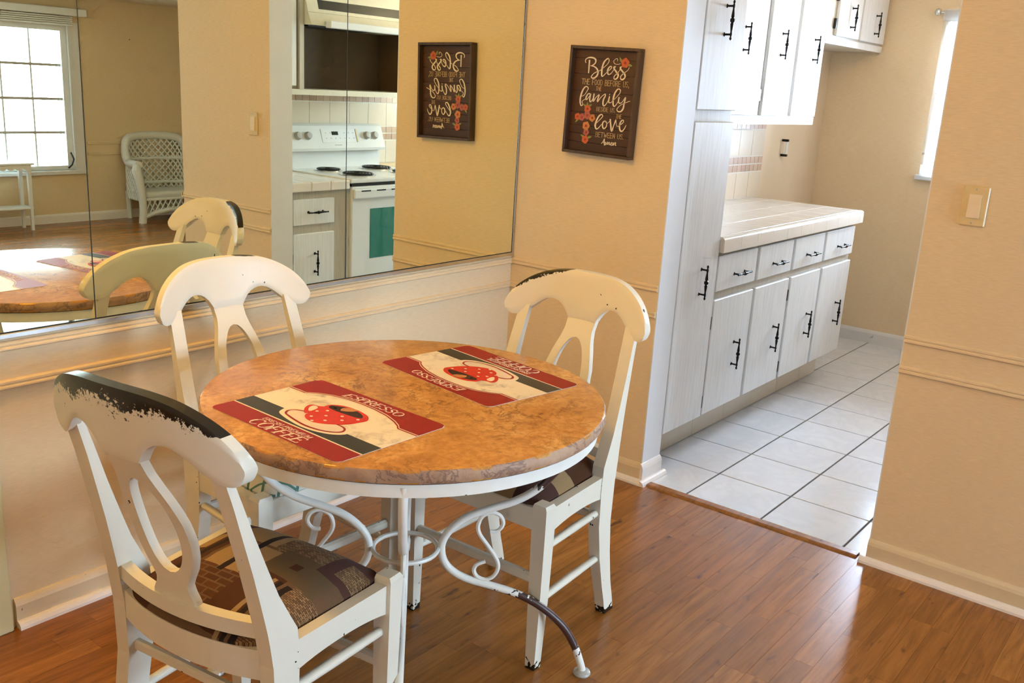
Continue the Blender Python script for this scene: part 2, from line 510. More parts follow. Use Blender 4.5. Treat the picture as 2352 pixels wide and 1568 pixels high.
SIGN_STROKES = {'bless': [[(-74.2, 144.2, 6.15), (-73.8, 120.2, 5.33), (-73.3, 97.2, 4.51)], [(-88.5, 133.5, 2.87), (-92.4, 139.6, 3.28), (-87.2, 148.5, 3.69), (-71.0, 153.2, 4.92), (-54.1, 150.8, 5.74), (-46.3, 143.6, 5.74), (-49.5, 132.7, 4.1), (-61.7, 124.9, 2.87), (-67.7, 124.1, 2.05)], [(-67.7, 124.1, 2.87), (-52.7, 122.7, 4.1), (-38.9, 115.4, 5.74), (-32.2, 103.3, 6.56), (-35.4, 91.3, 6.15), (-45.6, 82.6, 5.33), (-56.7, 81.8, 4.1), (-59.5, 86.9, 3.28), (-50.3, 97.7, 2.87), (-38.1, 104.4, 2.46), (-24.0, 110.1, 2.05), (-13.8, 117.8, 2.05)], [(-13.8, 117.8, 2.05), (-3.7, 125.6, 2.05), (6.6, 135.4, 2.46), (10.8, 146.3, 3.28), (7.0, 153.4, 3.28), (-0.1, 150.5, 4.51), (-10.4, 138.8, 6.15), (-15.8, 120.9, 6.56), (-16.1, 103.9, 6.56), (-14.4, 91.9, 5.33), (-8.4, 91.7, 3.69), (1.8, 101.5, 2.46)], [(1.8, 101.5, 2.05), (12.0, 110.3, 2.46), (23.2, 120.0, 3.28), (23.4, 126.0, 3.28), (17.4, 126.1, 4.1), (10.2, 117.3, 5.74), (8.9, 105.3, 6.15), (14.7, 98.2, 4.51), (24.8, 103.0, 2.87), (34.1, 115.8, 2.05), (41.4, 127.6, 2.05)], [(41.4, 127.6, 3.28), (34.3, 124.8, 5.33), (36.2, 118.7, 5.74), (47.0, 108.5, 6.15), (54.8, 100.3, 6.15), (53.6, 90.3, 5.74), (45.4, 83.5, 4.92), (38.5, 86.6, 3.69), (40.7, 95.6, 3.28), (53.9, 107.3, 2.46), (65.4, 126.0, 2.46)], [(67.4, 128.0, 3.28), (61.4, 125.1, 5.33), (64.2, 119.1, 5.74), (75.0, 109.8, 6.15), (83.8, 100.6, 6.15), (83.6, 90.6, 5.74), (74.4, 83.8, 4.92), (66.5, 88.0, 3.69), (68.7, 98.0, 3.28), (82.0, 108.7, 2.46), (94.2, 118.4, 2.46), (98.4, 128.3, 2.46)], [(46.8, 146.5, 2.87), (46.0, 153.5, 2.46), (39.0, 153.7, 2.05), (30.8, 144.8, 2.05), (36.6, 136.7, 2.05), (48.6, 135.4, 2.05), (60.7, 138.2, 1.64)]], 'family': [[(-97.2, 13.7, 2.05), (-84.1, 18.4, 2.05), (-73.8, 32.2, 2.46), (-68.5, 44.1, 3.28), (-76.4, 50.2, 3.69), (-85.5, 45.5, 4.92), (-93.8, 31.6, 6.15), (-99.3, 9.8, 6.56), (-98.7, -8.3, 5.74), (-93.0, -19.4, 4.1), (-85.9, -14.6, 3.28), (-90.6, -4.4, 2.46), (-77.4, 5.3, 2.05)], [(-56.0, 24.8, 3.28), (-65.9, 25.0, 4.1), (-73.2, 14.2, 5.33), (-74.4, 5.2, 4.92), (-69.4, 5.1, 3.69), (-61.2, 14.9, 2.46), (-55.0, 24.8, 3.69), (-57.3, 8.8, 5.33), (-55.5, -1.2, 4.92), (-50.5, -1.4, 3.28), (-42.3, 10.5, 2.05)], [(-39.9, 27.4, 5.33), (-41.5, -0.6, 5.33), (-30.2, 15.2, 2.46), (-17.9, 24.9, 3.69), (-21.2, 13.0, 5.33), (-22.5, 0.0, 4.92), (-8.1, 17.7, 2.46), (7.2, 29.3, 3.28), (9.0, 22.3, 4.92), (2.7, 9.4, 5.74), (2.4, -6.6, 5.74), (8.2, -12.7, 4.1), (16.4, -4.9, 2.87), (26.8, 12.9, 2.05)], [(28.0, 22.9, 4.92), (25.7, 7.9, 5.33), (27.5, 0.9, 4.1), (33.5, 0.7, 2.87), (37.6, 2.6, 2.05), (53.9, 18.3, 2.05), (69.3, 35.9, 2.46), (71.6, 46.9, 3.28), (63.7, 51.1, 3.69), (56.6, 47.2, 4.92), (48.3, 33.4, 6.15), (44.8, 14.5, 6.56), (46.4, -4.6, 5.74), (52.3, -10.7, 4.1), (61.5, -0.9, 2.46), (68.8, 13.9, 2.05)], [(26.2, 29.9, 5.74), (28.2, 28.9, 5.74)], [(69.0, 22.9, 4.92), (67.7, 8.0, 5.33), (73.6, 1.8, 4.1), (83.7, 6.6, 2.46), (96.1, 24.3, 4.1), (92.6, 3.4, 5.74), (90.1, -16.5, 5.74), (79.9, -27.3, 4.51), (67.9, -26.0, 3.69), (65.1, -18.0, 2.87), (78.4, -4.3, 2.46), (97.6, 5.3, 2.05), (115.8, 12.9, 2.05)]], 'love': [[(-19.3, -78.1, 2.05), (-3.9, -62.4, 2.46), (6.4, -49.7, 3.28), (0.5, -43.5, 4.1), (-9.6, -50.3, 5.33), (-18.0, -66.1, 6.56), (-22.4, -84.0, 6.97), (-17.7, -96.1, 5.33), (-8.6, -94.3, 3.69), (4.7, -78.6, 2.46)], [(18.0, -64.9, 4.1), (9.9, -71.7, 5.33), (9.6, -84.7, 5.74), (16.4, -92.9, 4.51), (25.6, -86.1, 4.1), (26.9, -71.1, 3.69), (18.0, -64.9, 3.28), (28.8, -73.2, 2.05), (40.1, -62.4, 2.05)], [(40.2, -56.4, 5.74), (44.8, -77.5, 6.56), (51.3, -98.7, 6.15), (57.7, -78.8, 4.1), (65.2, -57.0, 4.92)], [(65.2, -57.0, 2.46), (71.7, -79.1, 2.05), (86.9, -72.5, 2.87), (98.1, -61.7, 3.28), (95.3, -55.7, 3.69), (88.2, -59.5, 4.92), (82.9, -73.4, 6.15), (85.5, -89.5, 6.15), (94.4, -95.7, 4.92), (104.6, -84.9, 3.28), (109.9, -72.0, 2.05)]], 'amen': [[(11.1, -148.8, 2.05), (18.3, -140.0, 2.46), (23.6, -129.1, 3.28), (24.3, -142.1, 3.69), (26.0, -153.1, 3.28)], [(14.2, -143.9, 2.05), (27.3, -140.2, 2.05)], [(30.3, -139.2, 3.69), (31.1, -150.2, 3.69), (36.3, -141.4, 2.05), (39.3, -139.4, 3.28), (39.1, -148.4, 3.69), (44.3, -140.5, 2.05), (47.3, -139.6, 3.28), (47.2, -147.6, 3.28), (52.2, -146.7, 2.05)], [(52.2, -145.7, 2.05), (58.3, -141.9, 2.46), (58.4, -138.9, 2.87), (54.3, -140.8, 3.28), (53.2, -145.7, 3.69), (57.1, -149.8, 2.87), (63.3, -143.0, 2.05)], [(64.4, -138.0, 3.69), (64.1, -149.0, 3.69), (69.4, -139.1, 2.05), (73.4, -138.2, 3.28), (73.2, -146.2, 3.69), (77.2, -148.3, 2.46)]]}
SIGN_CAPS = [('THE FOOD BEFORE US,', (-99.2, 57.8), (104.9, 59.1), (-99.8, 76.8)), ('THE', (-34.6, 39.3), (-11.6, 38.8), (-36.3, 53.3)), ('BESIDE US.', (-23.3, -33.0), (57.8, -31.8), (-23.9, -19.0)), ('THE', (64.3, -53.0), (86.4, -51.5), (63.6, -39.0)), ('BETWEEN US.', (-16.3, -125.2), (103.7, -122.9), (-18.0, -108.1))]
SIGN_FLOWERS = [(-63.2, -29.1, 13.8, 0), (-61.7, -52.1, 14.4, 1), (-104.9, -60.1, 12.4, 0), (-84.9, -60.6, 13.1, 1), (-38.9, -59.6, 13.1, 2), (-62.6, -90.1, 15.1, 2), (-60.1, -113.2, 12.4, 1), (-61.7, -140.1, 14.4, 0), (79.7, 141.7, 16.4, 0)]
SIGN_LEAVES = [(-65.8, -14.0, 90), (-75.9, -17.8, 150), (-52.9, -16.3, 30), (-75.4, -127.8, 160), (-42.5, -129.6, 20), (-107.2, -75.1, 230), (59.0, 152.2, 120), (101.6, 134.2, -10)]
MAT = {'cup': [(0.435, 0.369), (0.41, 0.405), (0.404, 0.444), (0.394, 0.506), (0.383, 0.569), (0.378, 0.651), (0.395, 0.685), (0.444, 0.724), (0.536, 0.735), (0.626, 0.713), (0.665, 0.679), (0.683, 0.637), (0.672, 0.563), (0.659, 0.506), (0.622, 0.431), (0.578, 0.38), (0.53, 0.347), (0.475, 0.348)], 'coffee': [(0.401, 0.626), (0.395, 0.659), (0.433, 0.69), (0.488, 0.716), (0.562, 0.71), (0.62, 0.68), (0.641, 0.648), (0.622, 0.627), (0.557, 0.614), (0.486, 0.607), (0.431, 0.611)], 'handle': [(0.37, 0.432), (0.329, 0.486), (0.309, 0.538), (0.317, 0.572), (0.355, 0.584), (0.377, 0.605), (0.39, 0.562), (0.396, 0.513), (0.402, 0.464), (0.396, 0.42)], 'handlehole': [(0.371, 0.472), (0.339, 0.517), (0.331, 0.559), (0.35, 0.57), (0.373, 0.555), (0.384, 0.512), (0.386, 0.476)], 'crema': [(0.484, 0.637), (0.466, 0.682), (0.493, 0.723), (0.541, 0.729), (0.54, 0.689), (0.515, 0.655)], 'saucer': [(0.298, 0.293), (0.276, 0.332), (0.267, 0.384), (0.295, 0.435), (0.345, 0.468), (0.423, 0.468), (0.504, 0.475), (0.601, 0.457), (0.693, 0.445), (0.738, 0.421), (0.756, 0.385), (0.745, 0.335), (0.696, 0.28), (0.62, 0.243), (0.524, 0.231), (0.425, 0.246), (0.348, 0.269)], 'saucer_red': [(0.323, 0.314), (0.3, 0.353), (0.303, 0.389), (0.33, 0.43), (0.383, 0.45), (0.466, 0.447), (0.558, 0.445), (0.631, 0.449), (0.688, 0.438), (0.718, 0.403), (0.724, 0.36), (0.692, 0.312), (0.63, 0.273), (0.539, 0.255), (0.442, 0.27), (0.365, 0.293)], 'saucer_in': [(0.337, 0.321), (0.314, 0.36), (0.317, 0.39), (0.344, 0.418), (0.394, 0.437), (0.477, 0.434), (0.567, 0.432), (0.636, 0.432), (0.681, 0.424), (0.706, 0.399), (0.708, 0.363), (0.683, 0.325), (0.623, 0.289), (0.53, 0.275), (0.436, 0.29), (0.367, 0.31)], 'dome': [(0.004, 0.666), (0.127, 0.662), (0.147, 0.693), (0.191, 0.738), (0.265, 0.795), (0.365, 0.82), (0.479, 0.825), (0.602, 0.815), (0.715, 0.784), (0.807, 0.739), (0.87, 0.699), (0.902, 0.667), (0.933, 0.659), (1.028, 0.67)], 'dots': [(0.412, 0.504), (0.442, 0.565), (0.495, 0.491), (0.453, 0.407), (0.556, 0.567), (0.504, 0.356), (0.546, 0.424), (0.6, 0.513), (0.645, 0.605), (0.439, 0.641)], 'esp': [(0.333, 0.858), (0.304, 0.939), (0.735, 0.897), (0.739, 0.964)], 'cof': [(0.286, 0.061), (0.315, 0.075), (0.686, 0.031), (0.687, 0.094), (0.313, 0.022)], 'fresh': [(0.323, 0.119), (0.307, 0.148), (0.683, 0.137), (0.677, 0.163)]}

# ---------------------------------------------------------------- mesh helpers
class MB:
    def __init__(s):
        s.v, s.f, s.uv = [], [], {}
    def add(s, vs, fs):
        o = len(s.v)
        s.v += [tuple(p) for p in vs]
        s.f += [tuple(i + o for i in q) for q in fs]
        return s
    def box(s, x0, x1, y0, y1, z0, z1):
        x0, x1 = sorted((x0, x1)); y0, y1 = sorted((y0, y1)); z0, z1 = sorted((z0, z1))
        return s.add([(x0, y0, z0), (x1, y0, z0), (x1, y1, z0), (x0, y1, z0), (x0, y0, z1), (x1, y0, z1), (x1, y1, z1), (x0, y1, z1)],
                     [(0, 3, 2, 1), (4, 5, 6, 7), (0, 1, 5, 4), (1, 2, 6, 5), (2, 3, 7, 6), (3, 0, 4, 7)])
    def cbox(s, x0, x1, y0, y1, z0, z1, c=0.003, seg=1):
        x0, x1 = sorted((x0, x1)); y0, y1 = sorted((y0, y1)); z0, z1 = sorted((z0, z1))
        bm = bmesh.new()
        bmesh.ops.create_cube(bm, size=1.0)
        for v in bm.verts:
            v.co = Vector(((x0 + x1) / 2 + v.co.x * (x1 - x0), (y0 + y1) / 2 + v.co.y * (y1 - y0), (z0 + z1) / 2 + v.co.z * (z1 - z0)))
        c = min(c, 0.45 * min(x1 - x0, y1 - y0, z1 - z0))
        bmesh.ops.bevel(bm, geom=list(bm.edges), offset=c, segments=seg, affect='EDGES', profile=0.5)
        bm.verts.index_update()
        s.add([v.co[:] for v in bm.verts], [[v.index for v in f.verts] for f in bm.faces])
        bm.free()
        return s
    def hexa(s, b, t):
        """box from four bottom and four top corners"""
        return s.add(list(b) + list(t), [(0, 3, 2, 1), (4, 5, 6, 7), (0, 1, 5, 4), (1, 2, 6, 5), (2, 3, 7, 6), (3, 0, 4, 7)])
    def tube(s, pts, r, n=8, closed=False, caps=True):
        pts = [Vector(p) for p in pts]
        m = len(pts)
        rr = list(r) if hasattr(r, '__len__') else [r] * m
        tang = []
        for i in range(m):
            a = pts[(i - 1) % m] if (closed or i > 0) else pts[i]
            b = pts[(i + 1) % m] if (closed or i < m - 1) else pts[i]
            tang.append((b - a).normalized())
        ref = Vector((0, 0, 1)) if abs(tang[0].z) < 0.9 else Vector((1, 0, 0))
        nrm = (ref - tang[0] * ref.dot(tang[0])).normalized()
        rings = []
        for i in range(m):
            if i:
                nrm = (nrm - tang[i] * nrm.dot(tang[i]))
                nrm = nrm.normalized() if nrm.length > 1e-6 else tang[i].orthogonal().normalized()
            bi = tang[i].cross(nrm)
            rings.append([pts[i] + (nrm * math.cos(2 * PI * k / n) + bi * math.sin(2 * PI * k / n)) * rr[i] for k in range(n)])
        vs = [p for ring in rings for p in ring]
        fs = []
        for i in range(m if closed else m - 1):
            j = (i + 1) % m
            for k in range(n):
                fs.append((i * n + k, i * n + (k + 1) % n, j * n + (k + 1) % n, j * n + k))
        if not closed and caps:
            fs.append(tuple(range(n - 1, -1, -1)))
            fs.append(tuple((m - 1) * n + k for k in range(n)))
        return s.add(vs, fs)
    def lathe(s, prof, n=32, c=(0, 0), axis='z'):
        vs, fs = [], []
        m = len(prof)
        for r, h in prof:
            for k in range(n):
                a = 2 * PI * k / n
                p = (c[0] + r * math.cos(a), c[1] + r * math.sin(a), h)
                vs.append(p)
        for i in range(m - 1):
            for k in range(n):
                fs.append((i * n + k, i * n + (k + 1) % n, (i + 1) * n + (k + 1) % n, (i + 1) * n + k))
        if prof[0][0] > 1e-6:
            fs.append(tuple(range(n - 1, -1, -1)))
        if prof[-1][0] > 1e-6:
            fs.append(tuple((m - 1) * n + k for k in range(n)))
        return s.add(vs, fs)
    def prism(s, poly, fn, d0, d1):
        """closed 2-D outline, fn(a, b, d) -> xyz, between depths d0 and d1"""
        n = len(poly)
        vs = [fn(a, b, d0) for a, b in poly] + [fn(a, b, d1) for a, b in poly]
        fs = [tuple(range(n - 1, -1, -1)), tuple(range(n, 2 * n))]
        fs += [(i, (i + 1) % n, n + (i + 1) % n, n + i) for i in range(n)]
        return s.add(vs, fs)
    def ribbon(s, pts, fn, d0, d1):
        """flat brush stroke: pts (a, b, width)"""
        n = len(pts)
        L, R = [], []
        for i in range(n):
            a = pts[max(0, i - 1)]; b = pts[min(n - 1, i + 1)]
            dx, dy = b[0] - a[0], b[1] - a[1]
            l = math.hypot(dx, dy) or 1e-9
            nx, ny = -dy / l, dx / l
            w = pts[i][2] / 2
            L.append((pts[i][0] + nx * w, pts[i][1] + ny * w))
            R.append((pts[i][0] - nx * w, pts[i][1] - ny * w))
        vs = [fn(*p, d0) for p in L] + [fn(*p, d0) for p in R] + [fn(*p, d1) for p in L] + [fn(*p, d1) for p in R]
        fs = []
        for i in range(n - 1):
            fs += [(i, i + 1, n + i + 1, n + i), (2 * n + i, 3 * n + i, 3 * n + i + 1, 2 * n + i + 1),
                   (i, 2 * n + i, 2 * n + i + 1, i + 1), (n + i, n + i + 1, 3 * n + i + 1, 3 * n + i)]
        fs += [(0, n, 3 * n, 2 * n), (n - 1, 3 * n - 1, 4 * n - 1, 2 * n - 1)]
        return s.add(vs, fs)
    def mesh(s, name, smooth=False, off=(0, 0, 0), sharp=40):
        me = bpy.data.meshes.new(name)
        me.from_pydata([(p[0] - off[0], p[1] - off[1], p[2] - off[2]) for p in s.v], [], s.f)
        bm = bmesh.new()
        bm.from_mesh(me)
        bmesh.ops.recalc_face_normals(bm, faces=bm.faces)
        bm.to_mesh(me)
        bm.free()
        if smooth:
            for p in me.polygons:
                p.use_smooth = True
            if hasattr(me, 'set_sharp_from_angle'):
                me.set_sharp_from_angle(angle=math.radians(sharp))
        me.update()
        return me

WL = {}
def wl(o):
    return WL.get(o, Vector((0, 0, 0)))
def link(name, data, parent=None):
    o = bpy.data.objects.new(name, data)
    COL.objects.link(o)
    if parent is not None:
        o.parent = parent
        WL[o] = wl(parent)
    return o
def obj(name, mb, m, parent=None, smooth=False, local=False, label=None):
    """one mesh object; vertices are in world axes unless local"""
    off = (0, 0, 0) if (parent is None or local) else wl(parent)
    me = mb.mesh(name, smooth, off)
    me.materials.append(m)
    o = link(name, me, parent)
    if label:
        o['label'] = label
    return o
def inst(name, me, loc, parent=None, rot=(0, 0, 0)):
    o = link(name, me, parent)
    o.location = Vector(loc) - (wl(parent) if parent is not None else Vector((0, 0, 0)))
    o.rotation_euler = rot
    return o
def tag(o, label, cat, group=None):
    o['label'], o['category'] = label, cat
    if group:
        o['group'] = group
    return o
def thing(name, label, cat, loc=(0, 0, 0), rz=0.0, group=None, rot=None):
    o = bpy.data.objects.new(name, None)
    o.empty_display_size = 0.05
    COL.objects.link(o)
    o.location = loc
    o.rotation_euler = rot or (0, 0, rz)
    WL[o] = Vector(loc)
    return tag(o, label, cat, group)
def struct(name, mb, m, parent=None, smooth=False):
    o = obj(name, mb, m, parent, smooth)
    if parent is None:
        o['kind'] = 'structure'
    return o
def catmull(pts, k=6, closed=False):
    P = [np.array(p, float) for p in pts]
    n = len(P)
    out = []
    for i in range(n if closed else n - 1):
        p0 = P[(i - 1) % n] if (closed or i > 0) else P[i]
        p1, p2 = P[i], P[(i + 1) % n]
        p3 = P[(i + 2) % n] if (closed or i < n - 2) else P[i + 1]
        for j in range(k):
            t = j / k
            out.append(0.5 * ((2 * p1) + (-p0 + p2) * t + (2 * p0 - 5 * p1 + 4 * p2 - p3) * t * t + (-p0 + 3 * p1 - 3 * p2 + p3) * t ** 3))
    if not closed:
        out.append(P[-1])
    return [tuple(float(x) for x in p) for p in out]

# ---------------------------------------------------------------- the shell
W1, W2, W3, WT = -0.687, -1.566, -2.325, 0.133     # doorway edges, end of the switch wall, wall thickness
KB, KS, KX = -0.07, -2.20, 3.0                     # kitchen back wall, stove wall, end wall
LY, LX0, LX1, HC = -6.2, -4.6, 3.6, 2.40           # living room limits, ceiling height

struct('wall_left', MB().box(LX0, 0, 0.0, 0.12, -0.05, HC), WALL)
struct('wall_plaque', MB().box(0, WT, W1, 0.12, -0.05, HC), WALL)
struct('wall_switch', MB().box(0, WT, W3, W2, -0.05, HC), WALL)
struct('wall_header', MB().box(0, WT, W2, W1, 2.12, HC), WALL)
struct('wall_kitchen_back', MB().box(WT, KX + 0.12, KB, 0.12, -0.05, HC), KWALL)
struct('wall_stove', MB().box(WT, LX1, W3, KS, -0.05, HC), WALL)
# end wall of the kitchen with its window opening
KW = (-1.52, -0.735, 1.07, 1.93)
mb = MB().box(KX, KX + 0.12, KW[1], KB, -0.05, HC).box(KX, KX + 0.12, KS, KW[0], -0.05, HC)
mb.box(KX, KX + 0.12, KW[0], KW[1], -0.05, KW[2]).box(KX, KX + 0.12, KW[0], KW[1], KW[3], HC)
struct('wall_kitchen_end', mb, WALL)
# window wall of the living room: openings for the window and the glass door
LW = (-1.30, 1.40, 0.47, 1.72)
mb = MB().box(LX0, LW[0], LY - 0.14, LY, -0.05, HC).box(LW[0], LW[1], LY - 0.14, LY, -0.05, LW[2])
mb.box(LW[0], LW[1], LY - 0.14, LY, LW[3], HC).box(LW[1], LX1, LY - 0.14, LY, -0.05, HC)
struct('wall_window', mb, WALL)
struct('wall_right', MB().box(LX1, LX1 + 0.12, LY, W3, -0.05, HC), WALL)
SWN = (-4.12, -2.48, 0.60, 2.00)  # opening for the added side window
mb = MB().box(LX0 - 0.12, LX0, LY - 0.14, SWN[0], -0.05, HC).box(LX0 - 0.12, LX0, SWN[1], 0.12, -0.05, HC)
mb.box(LX0 - 0.12, LX0, SWN[0], SWN[1], -0.05, SWN[2]).box(LX0 - 0.12, LX0, SWN[0], SWN[1], SWN[3], HC)
struct('wall_behind', mb, WALL)
struct('ceiling', MB().box(LX0, LX1 + 0.12, LY - 0.14, 0.12, HC, HC + 0.08), CEIL)
struct('trim_1', MB().box(LX0, LX1, LY, LY + 0.9, 1.975, HC), CEIL)          # dropped soffit over the living room window
# white painted returns of the kitchen doorway
struct('trim_2', MB().box(0.0, WT, W1 - 0.004, W1, 0.0, 2.12), JAMB)
struct('trim_3', MB().box(0.0, WT, W2, W2 + 0.004, 0.0, 2.12), JAMB)

# two chair-rail mouldings on every wall
def rail(bm, p0, p1, nrm, ztop):
    prof = [(0.0, 0.0), (0.004, 0.0), (0.009, -0.004), (0.009, -0.009), (0.006, -0.012), (0.011, -0.017), (0.011, -0.021), (0.004, -0.025), (0.0, -0.025)]
    p0, p1, nrm = Vector(p0), Vector(p1), Vector(nrm)
    vs = [p + nrm * d + Vector((0, 0, ztop + h)) for p in (p0, p1) for d, h in prof]
    n = len(prof)
    bm.add(vs, [(i, i + 1, n + i + 1, n + i) for i in range(n - 1)] + [tuple(range(n)), tuple(range(2 * n - 1, n - 1, -1))])
ZR1, ZR2 = 0.777, 0.679
k = 4
for z in (ZR1, ZR2):
    for p0, p1, nr in (((-2.04, 0, 0), (0, 0, 0), (0, -1, 0)), ((0, 0, 0), (0, W1, 0), (-1, 0, 0)), ((0, W2, 0), (0, W3, 0), (-1, 0, 0)), ((-0.011, W3, 0), (LX1, W3, 0), (0, -1, 0)),
                       ((LW[1] + 0.12, LY, -0.055), (LX1, LY, -0.055), (0, 1, 0))):
        mb = MB()
        rail(mb, p0, p1, nr, z)
        struct('trim_%d' % k, mb, WALL)
        k += 1

# baseboards with a quarter-round shoe
def base_run(name, p0, p1, nrm, m=BASEB, shoe=True, s0=None, s1=None):
    p0, p1, nrm = Vector(p0), Vector(p1), Vector(nrm)
    def ext(prof, e0, e1):
        q = MB()
        vs = [p + nrm * d + Vector((0, 0, h)) for p in (e0, e1) for d, h in prof]
        n = len(prof)
        return q.add(vs, [(i, (i + 1) % n, n + (i + 1) % n, n + i) for i in range(n)] + [tuple(range(n)), tuple(range(2 * n - 1, n - 1, -1))])
    b = struct(name, ext([(0, 0), (0.013, 0), (0.013, 0.062), (0.010, 0.072), (0.005, 0.080), (0, 0.082)], p0, p1), m)
    if shoe:
        obj('shoe_moulding', ext([(0.013, 0), (0.032, 0), (0.031, 0.008), (0.026, 0.016), (0.019, 0.020), (0.013, 0.021)], Vector(s0 or p0), Vector(s1 or p1)), SHOE, b)
    return b
base_run('baseboard_left', (-2.04, 0, 0), (0, 0, 0), (0, -1, 0))
base_run('baseboard_plaque', (0, 0, 0), (0, W1 - 0.004, 0), (-1, 0, 0), s1=(0, W1 - 0.017, 0))
base_run('baseboard_return', (-0.013, W1 - 0.004, 0), (WT, W1 - 0.004, 0), (0, -1, 0), SHOE, s0=(-0.032, W1 - 0.004, 0), s1=(WT + 0.02, W1 - 0.004, 0))
base_run('baseboard_switch', (0, W2 + 0.004, 0), (0, W3, 0), (-1, 0, 0), s0=(0, W2 + 0.022, 0))
base_run('baseboard_partition', (-0.013, W3, 0), (LX1, W3, 0), (0, -1, 0))
base_run('baseboard_kitchen', (KX, KB, 0), (KX, KS, 0), (-1, 0, 0), JAMB, False)
base_run('baseboard_window', (LX0, LY, 0), (LX1, LY, 0), (0, 1, 0), SHOE, False)
# door casing at the far left of the mirrored wall
CASING = trim_mat('yellowed_door_casing_paint', S(222, 214, 170), False)
mb = MB().cbox(-2.125, -2.052, -0.022, 0.0, 0.0, 2.06, 0.004).cbox(-3.018, -2.945, -0.022, 0.0, 0.0, 2.06, 0.004)
mb.cbox(-3.018, -2.052, -0.022, 0.0, 2.061, 2.134, 0.004)
struct('trim_%d' % k, mb, CASING)
k += 1
dr = struct('door_1', MB().cbox(-2.943, -2.127, -0.012, -0.001, 0.008, 2.058, 0.002), CASING)
for a, b in ((-2.85, -2.575), (-2.495, -2.22)):
    for c, d in ((0.22, 0.88), (1.02, 1.92)):
        obj('door_panel', MB().cbox(a, b, -0.018, -0.011, c, d, 0.005), CASING, dr)
obj('door_knob', MB().tube([(-2.19, -0.011, 0.96), (-2.19, -0.03, 0.96), (-2.19, -0.04, 0.96), (-2.19, -0.06, 0.96), (-2.19, -0.068, 0.96)], [0.012, 0.010, 0.024, 0.026, 0.014], 14), CHROME, dr, True)
base_run('baseboard_far_left', (LX0, 0, 0), (-3.02, 0, 0), (0, -1, 0))

# ---------------------------------------------------------------- floors
SW = 0.0615
FL = struct('floor', MB().box(LX0, 0.015, LY - 0.14, 0.0, -0.06, -0.006).box(0.015, LX1, LY - 0.14, W3, -0.06, -0.006), SEAM)
cand = []
y = -0.004
row = 0
rnd = random.Random(11)
while y > LY:
    y0, y1 = max(y - SW, LY), y
    x = LX0 - rnd.random() * 0.5
    xe = 0.015 if y1 > W3 else LX1
    while x < xe:
        ln = rnd.choice((0.31, 0.38, 0.46, 0.55, 0.64))
        a, b = max(x, LX0), min(x + ln, xe)
        if b - a > 0.02:
            cand.append((a, b, y0, y1))
        x += ln
    y -= SW
    row += 1
def in_view(c):
    x, yy = (c[0] + c[1]) / 2, (c[2] + c[3]) / 2
    d = Vector((x, yy, 0)) - CAM_POS
    z = d.dot(_f)
    if z < 0.3:
        return (1, 0)
    px, py = d.dot(_R) / z, d.dot(_U) / z
    ok = abs(px) < 0.60 and abs(py) < 0.42
    return (0 if ok else 1, z)
cand.sort(key=in_view)
STRIP_ME = {}
field = MB()
for i, (a, b, y0, y1) in enumerate(cand):
    g = 0.00025
    if i < 300:
        key = (round(b - a, 3), round(y1 - y0, 4))
        if key not in STRIP_ME:
            l2, w2 = (b - a) / 2 - g, (y1 - y0) / 2 - g
            me = MB().box(-l2, l2, -w2, w2, -0.006, 0.0).mesh('floor_strip')
            me.materials.append(STRIP)
            STRIP_ME[key] = me
        inst('floor_strip', STRIP_ME[key], ((a + b) / 2, (y0 + y1) / 2, 0.0), FL)
    else:
        field.box(a + g, b - g, y0 + g, y1 - g, -0.006, 0.0)
fo = obj('floor_strip_field', field, STRIP2, FL)
fo['kind'] = 'stuff'

KF = struct('floor_kitchen', MB().box(0.015, KX, KS, KB, -0.06, -0.004), GROUT)
TS, TX0, TY0 = 0.301, 0.3168, -0.8683
xs = [0.026] + [TX0 + i * TS for i in range(0, 9)] + [KX]
ys = [KB, TY0 + 2 * TS, TY0 + TS, TY0, TY0 - TS, TY0 - 2 * TS, TY0 - 3 * TS, TY0 - 4 * TS, KS]
TILE_ME = {}
for i in range(len(xs) - 1):
    for j in range(len(ys) - 1):
        a, b, c, d = xs[i], xs[i + 1], max(ys[j + 1], KS), ys[j]
        if b - a < 0.03 or d - c < 0.03:
            continue
        key = (round(b - a, 3), round(d - c, 3))
        if key not in TILE_ME:
            hx, hy = (b - a) / 2 - 0.0034, (d - c) / 2 - 0.0034
            me = MB().cbox(-hx, hx, -hy, hy, -0.008, 0.0, 0.0012).mesh('floor_tile')
            me.materials.append(FTILE)
            TILE_ME[key] = me
        inst('floor_tile', TILE_ME[key], ((a + b) / 2, (c + d) / 2, 0.0), KF)
mb = MB()
prof = [(-0.012, 0), (-0.009, 0.005), (-0.002, 0.008), (0.026, 0.008), (0.032, 0.004), (0.034, 0.0)]
vs = [(x, yy, z) for yy in (W2 + 0.036, W1 - 0.036) for x, z in prof]
n = len(prof)
mb.add(vs, [(i, i + 1, n + i + 1, n + i) for i in range(n - 1)] + [tuple(range(n)), tuple(range(2 * n - 1, n - 1, -1)), (0, n, 2 * n - 1, n - 1)])
struct('trim_%d' % k, mb, THRESH)
k += 1

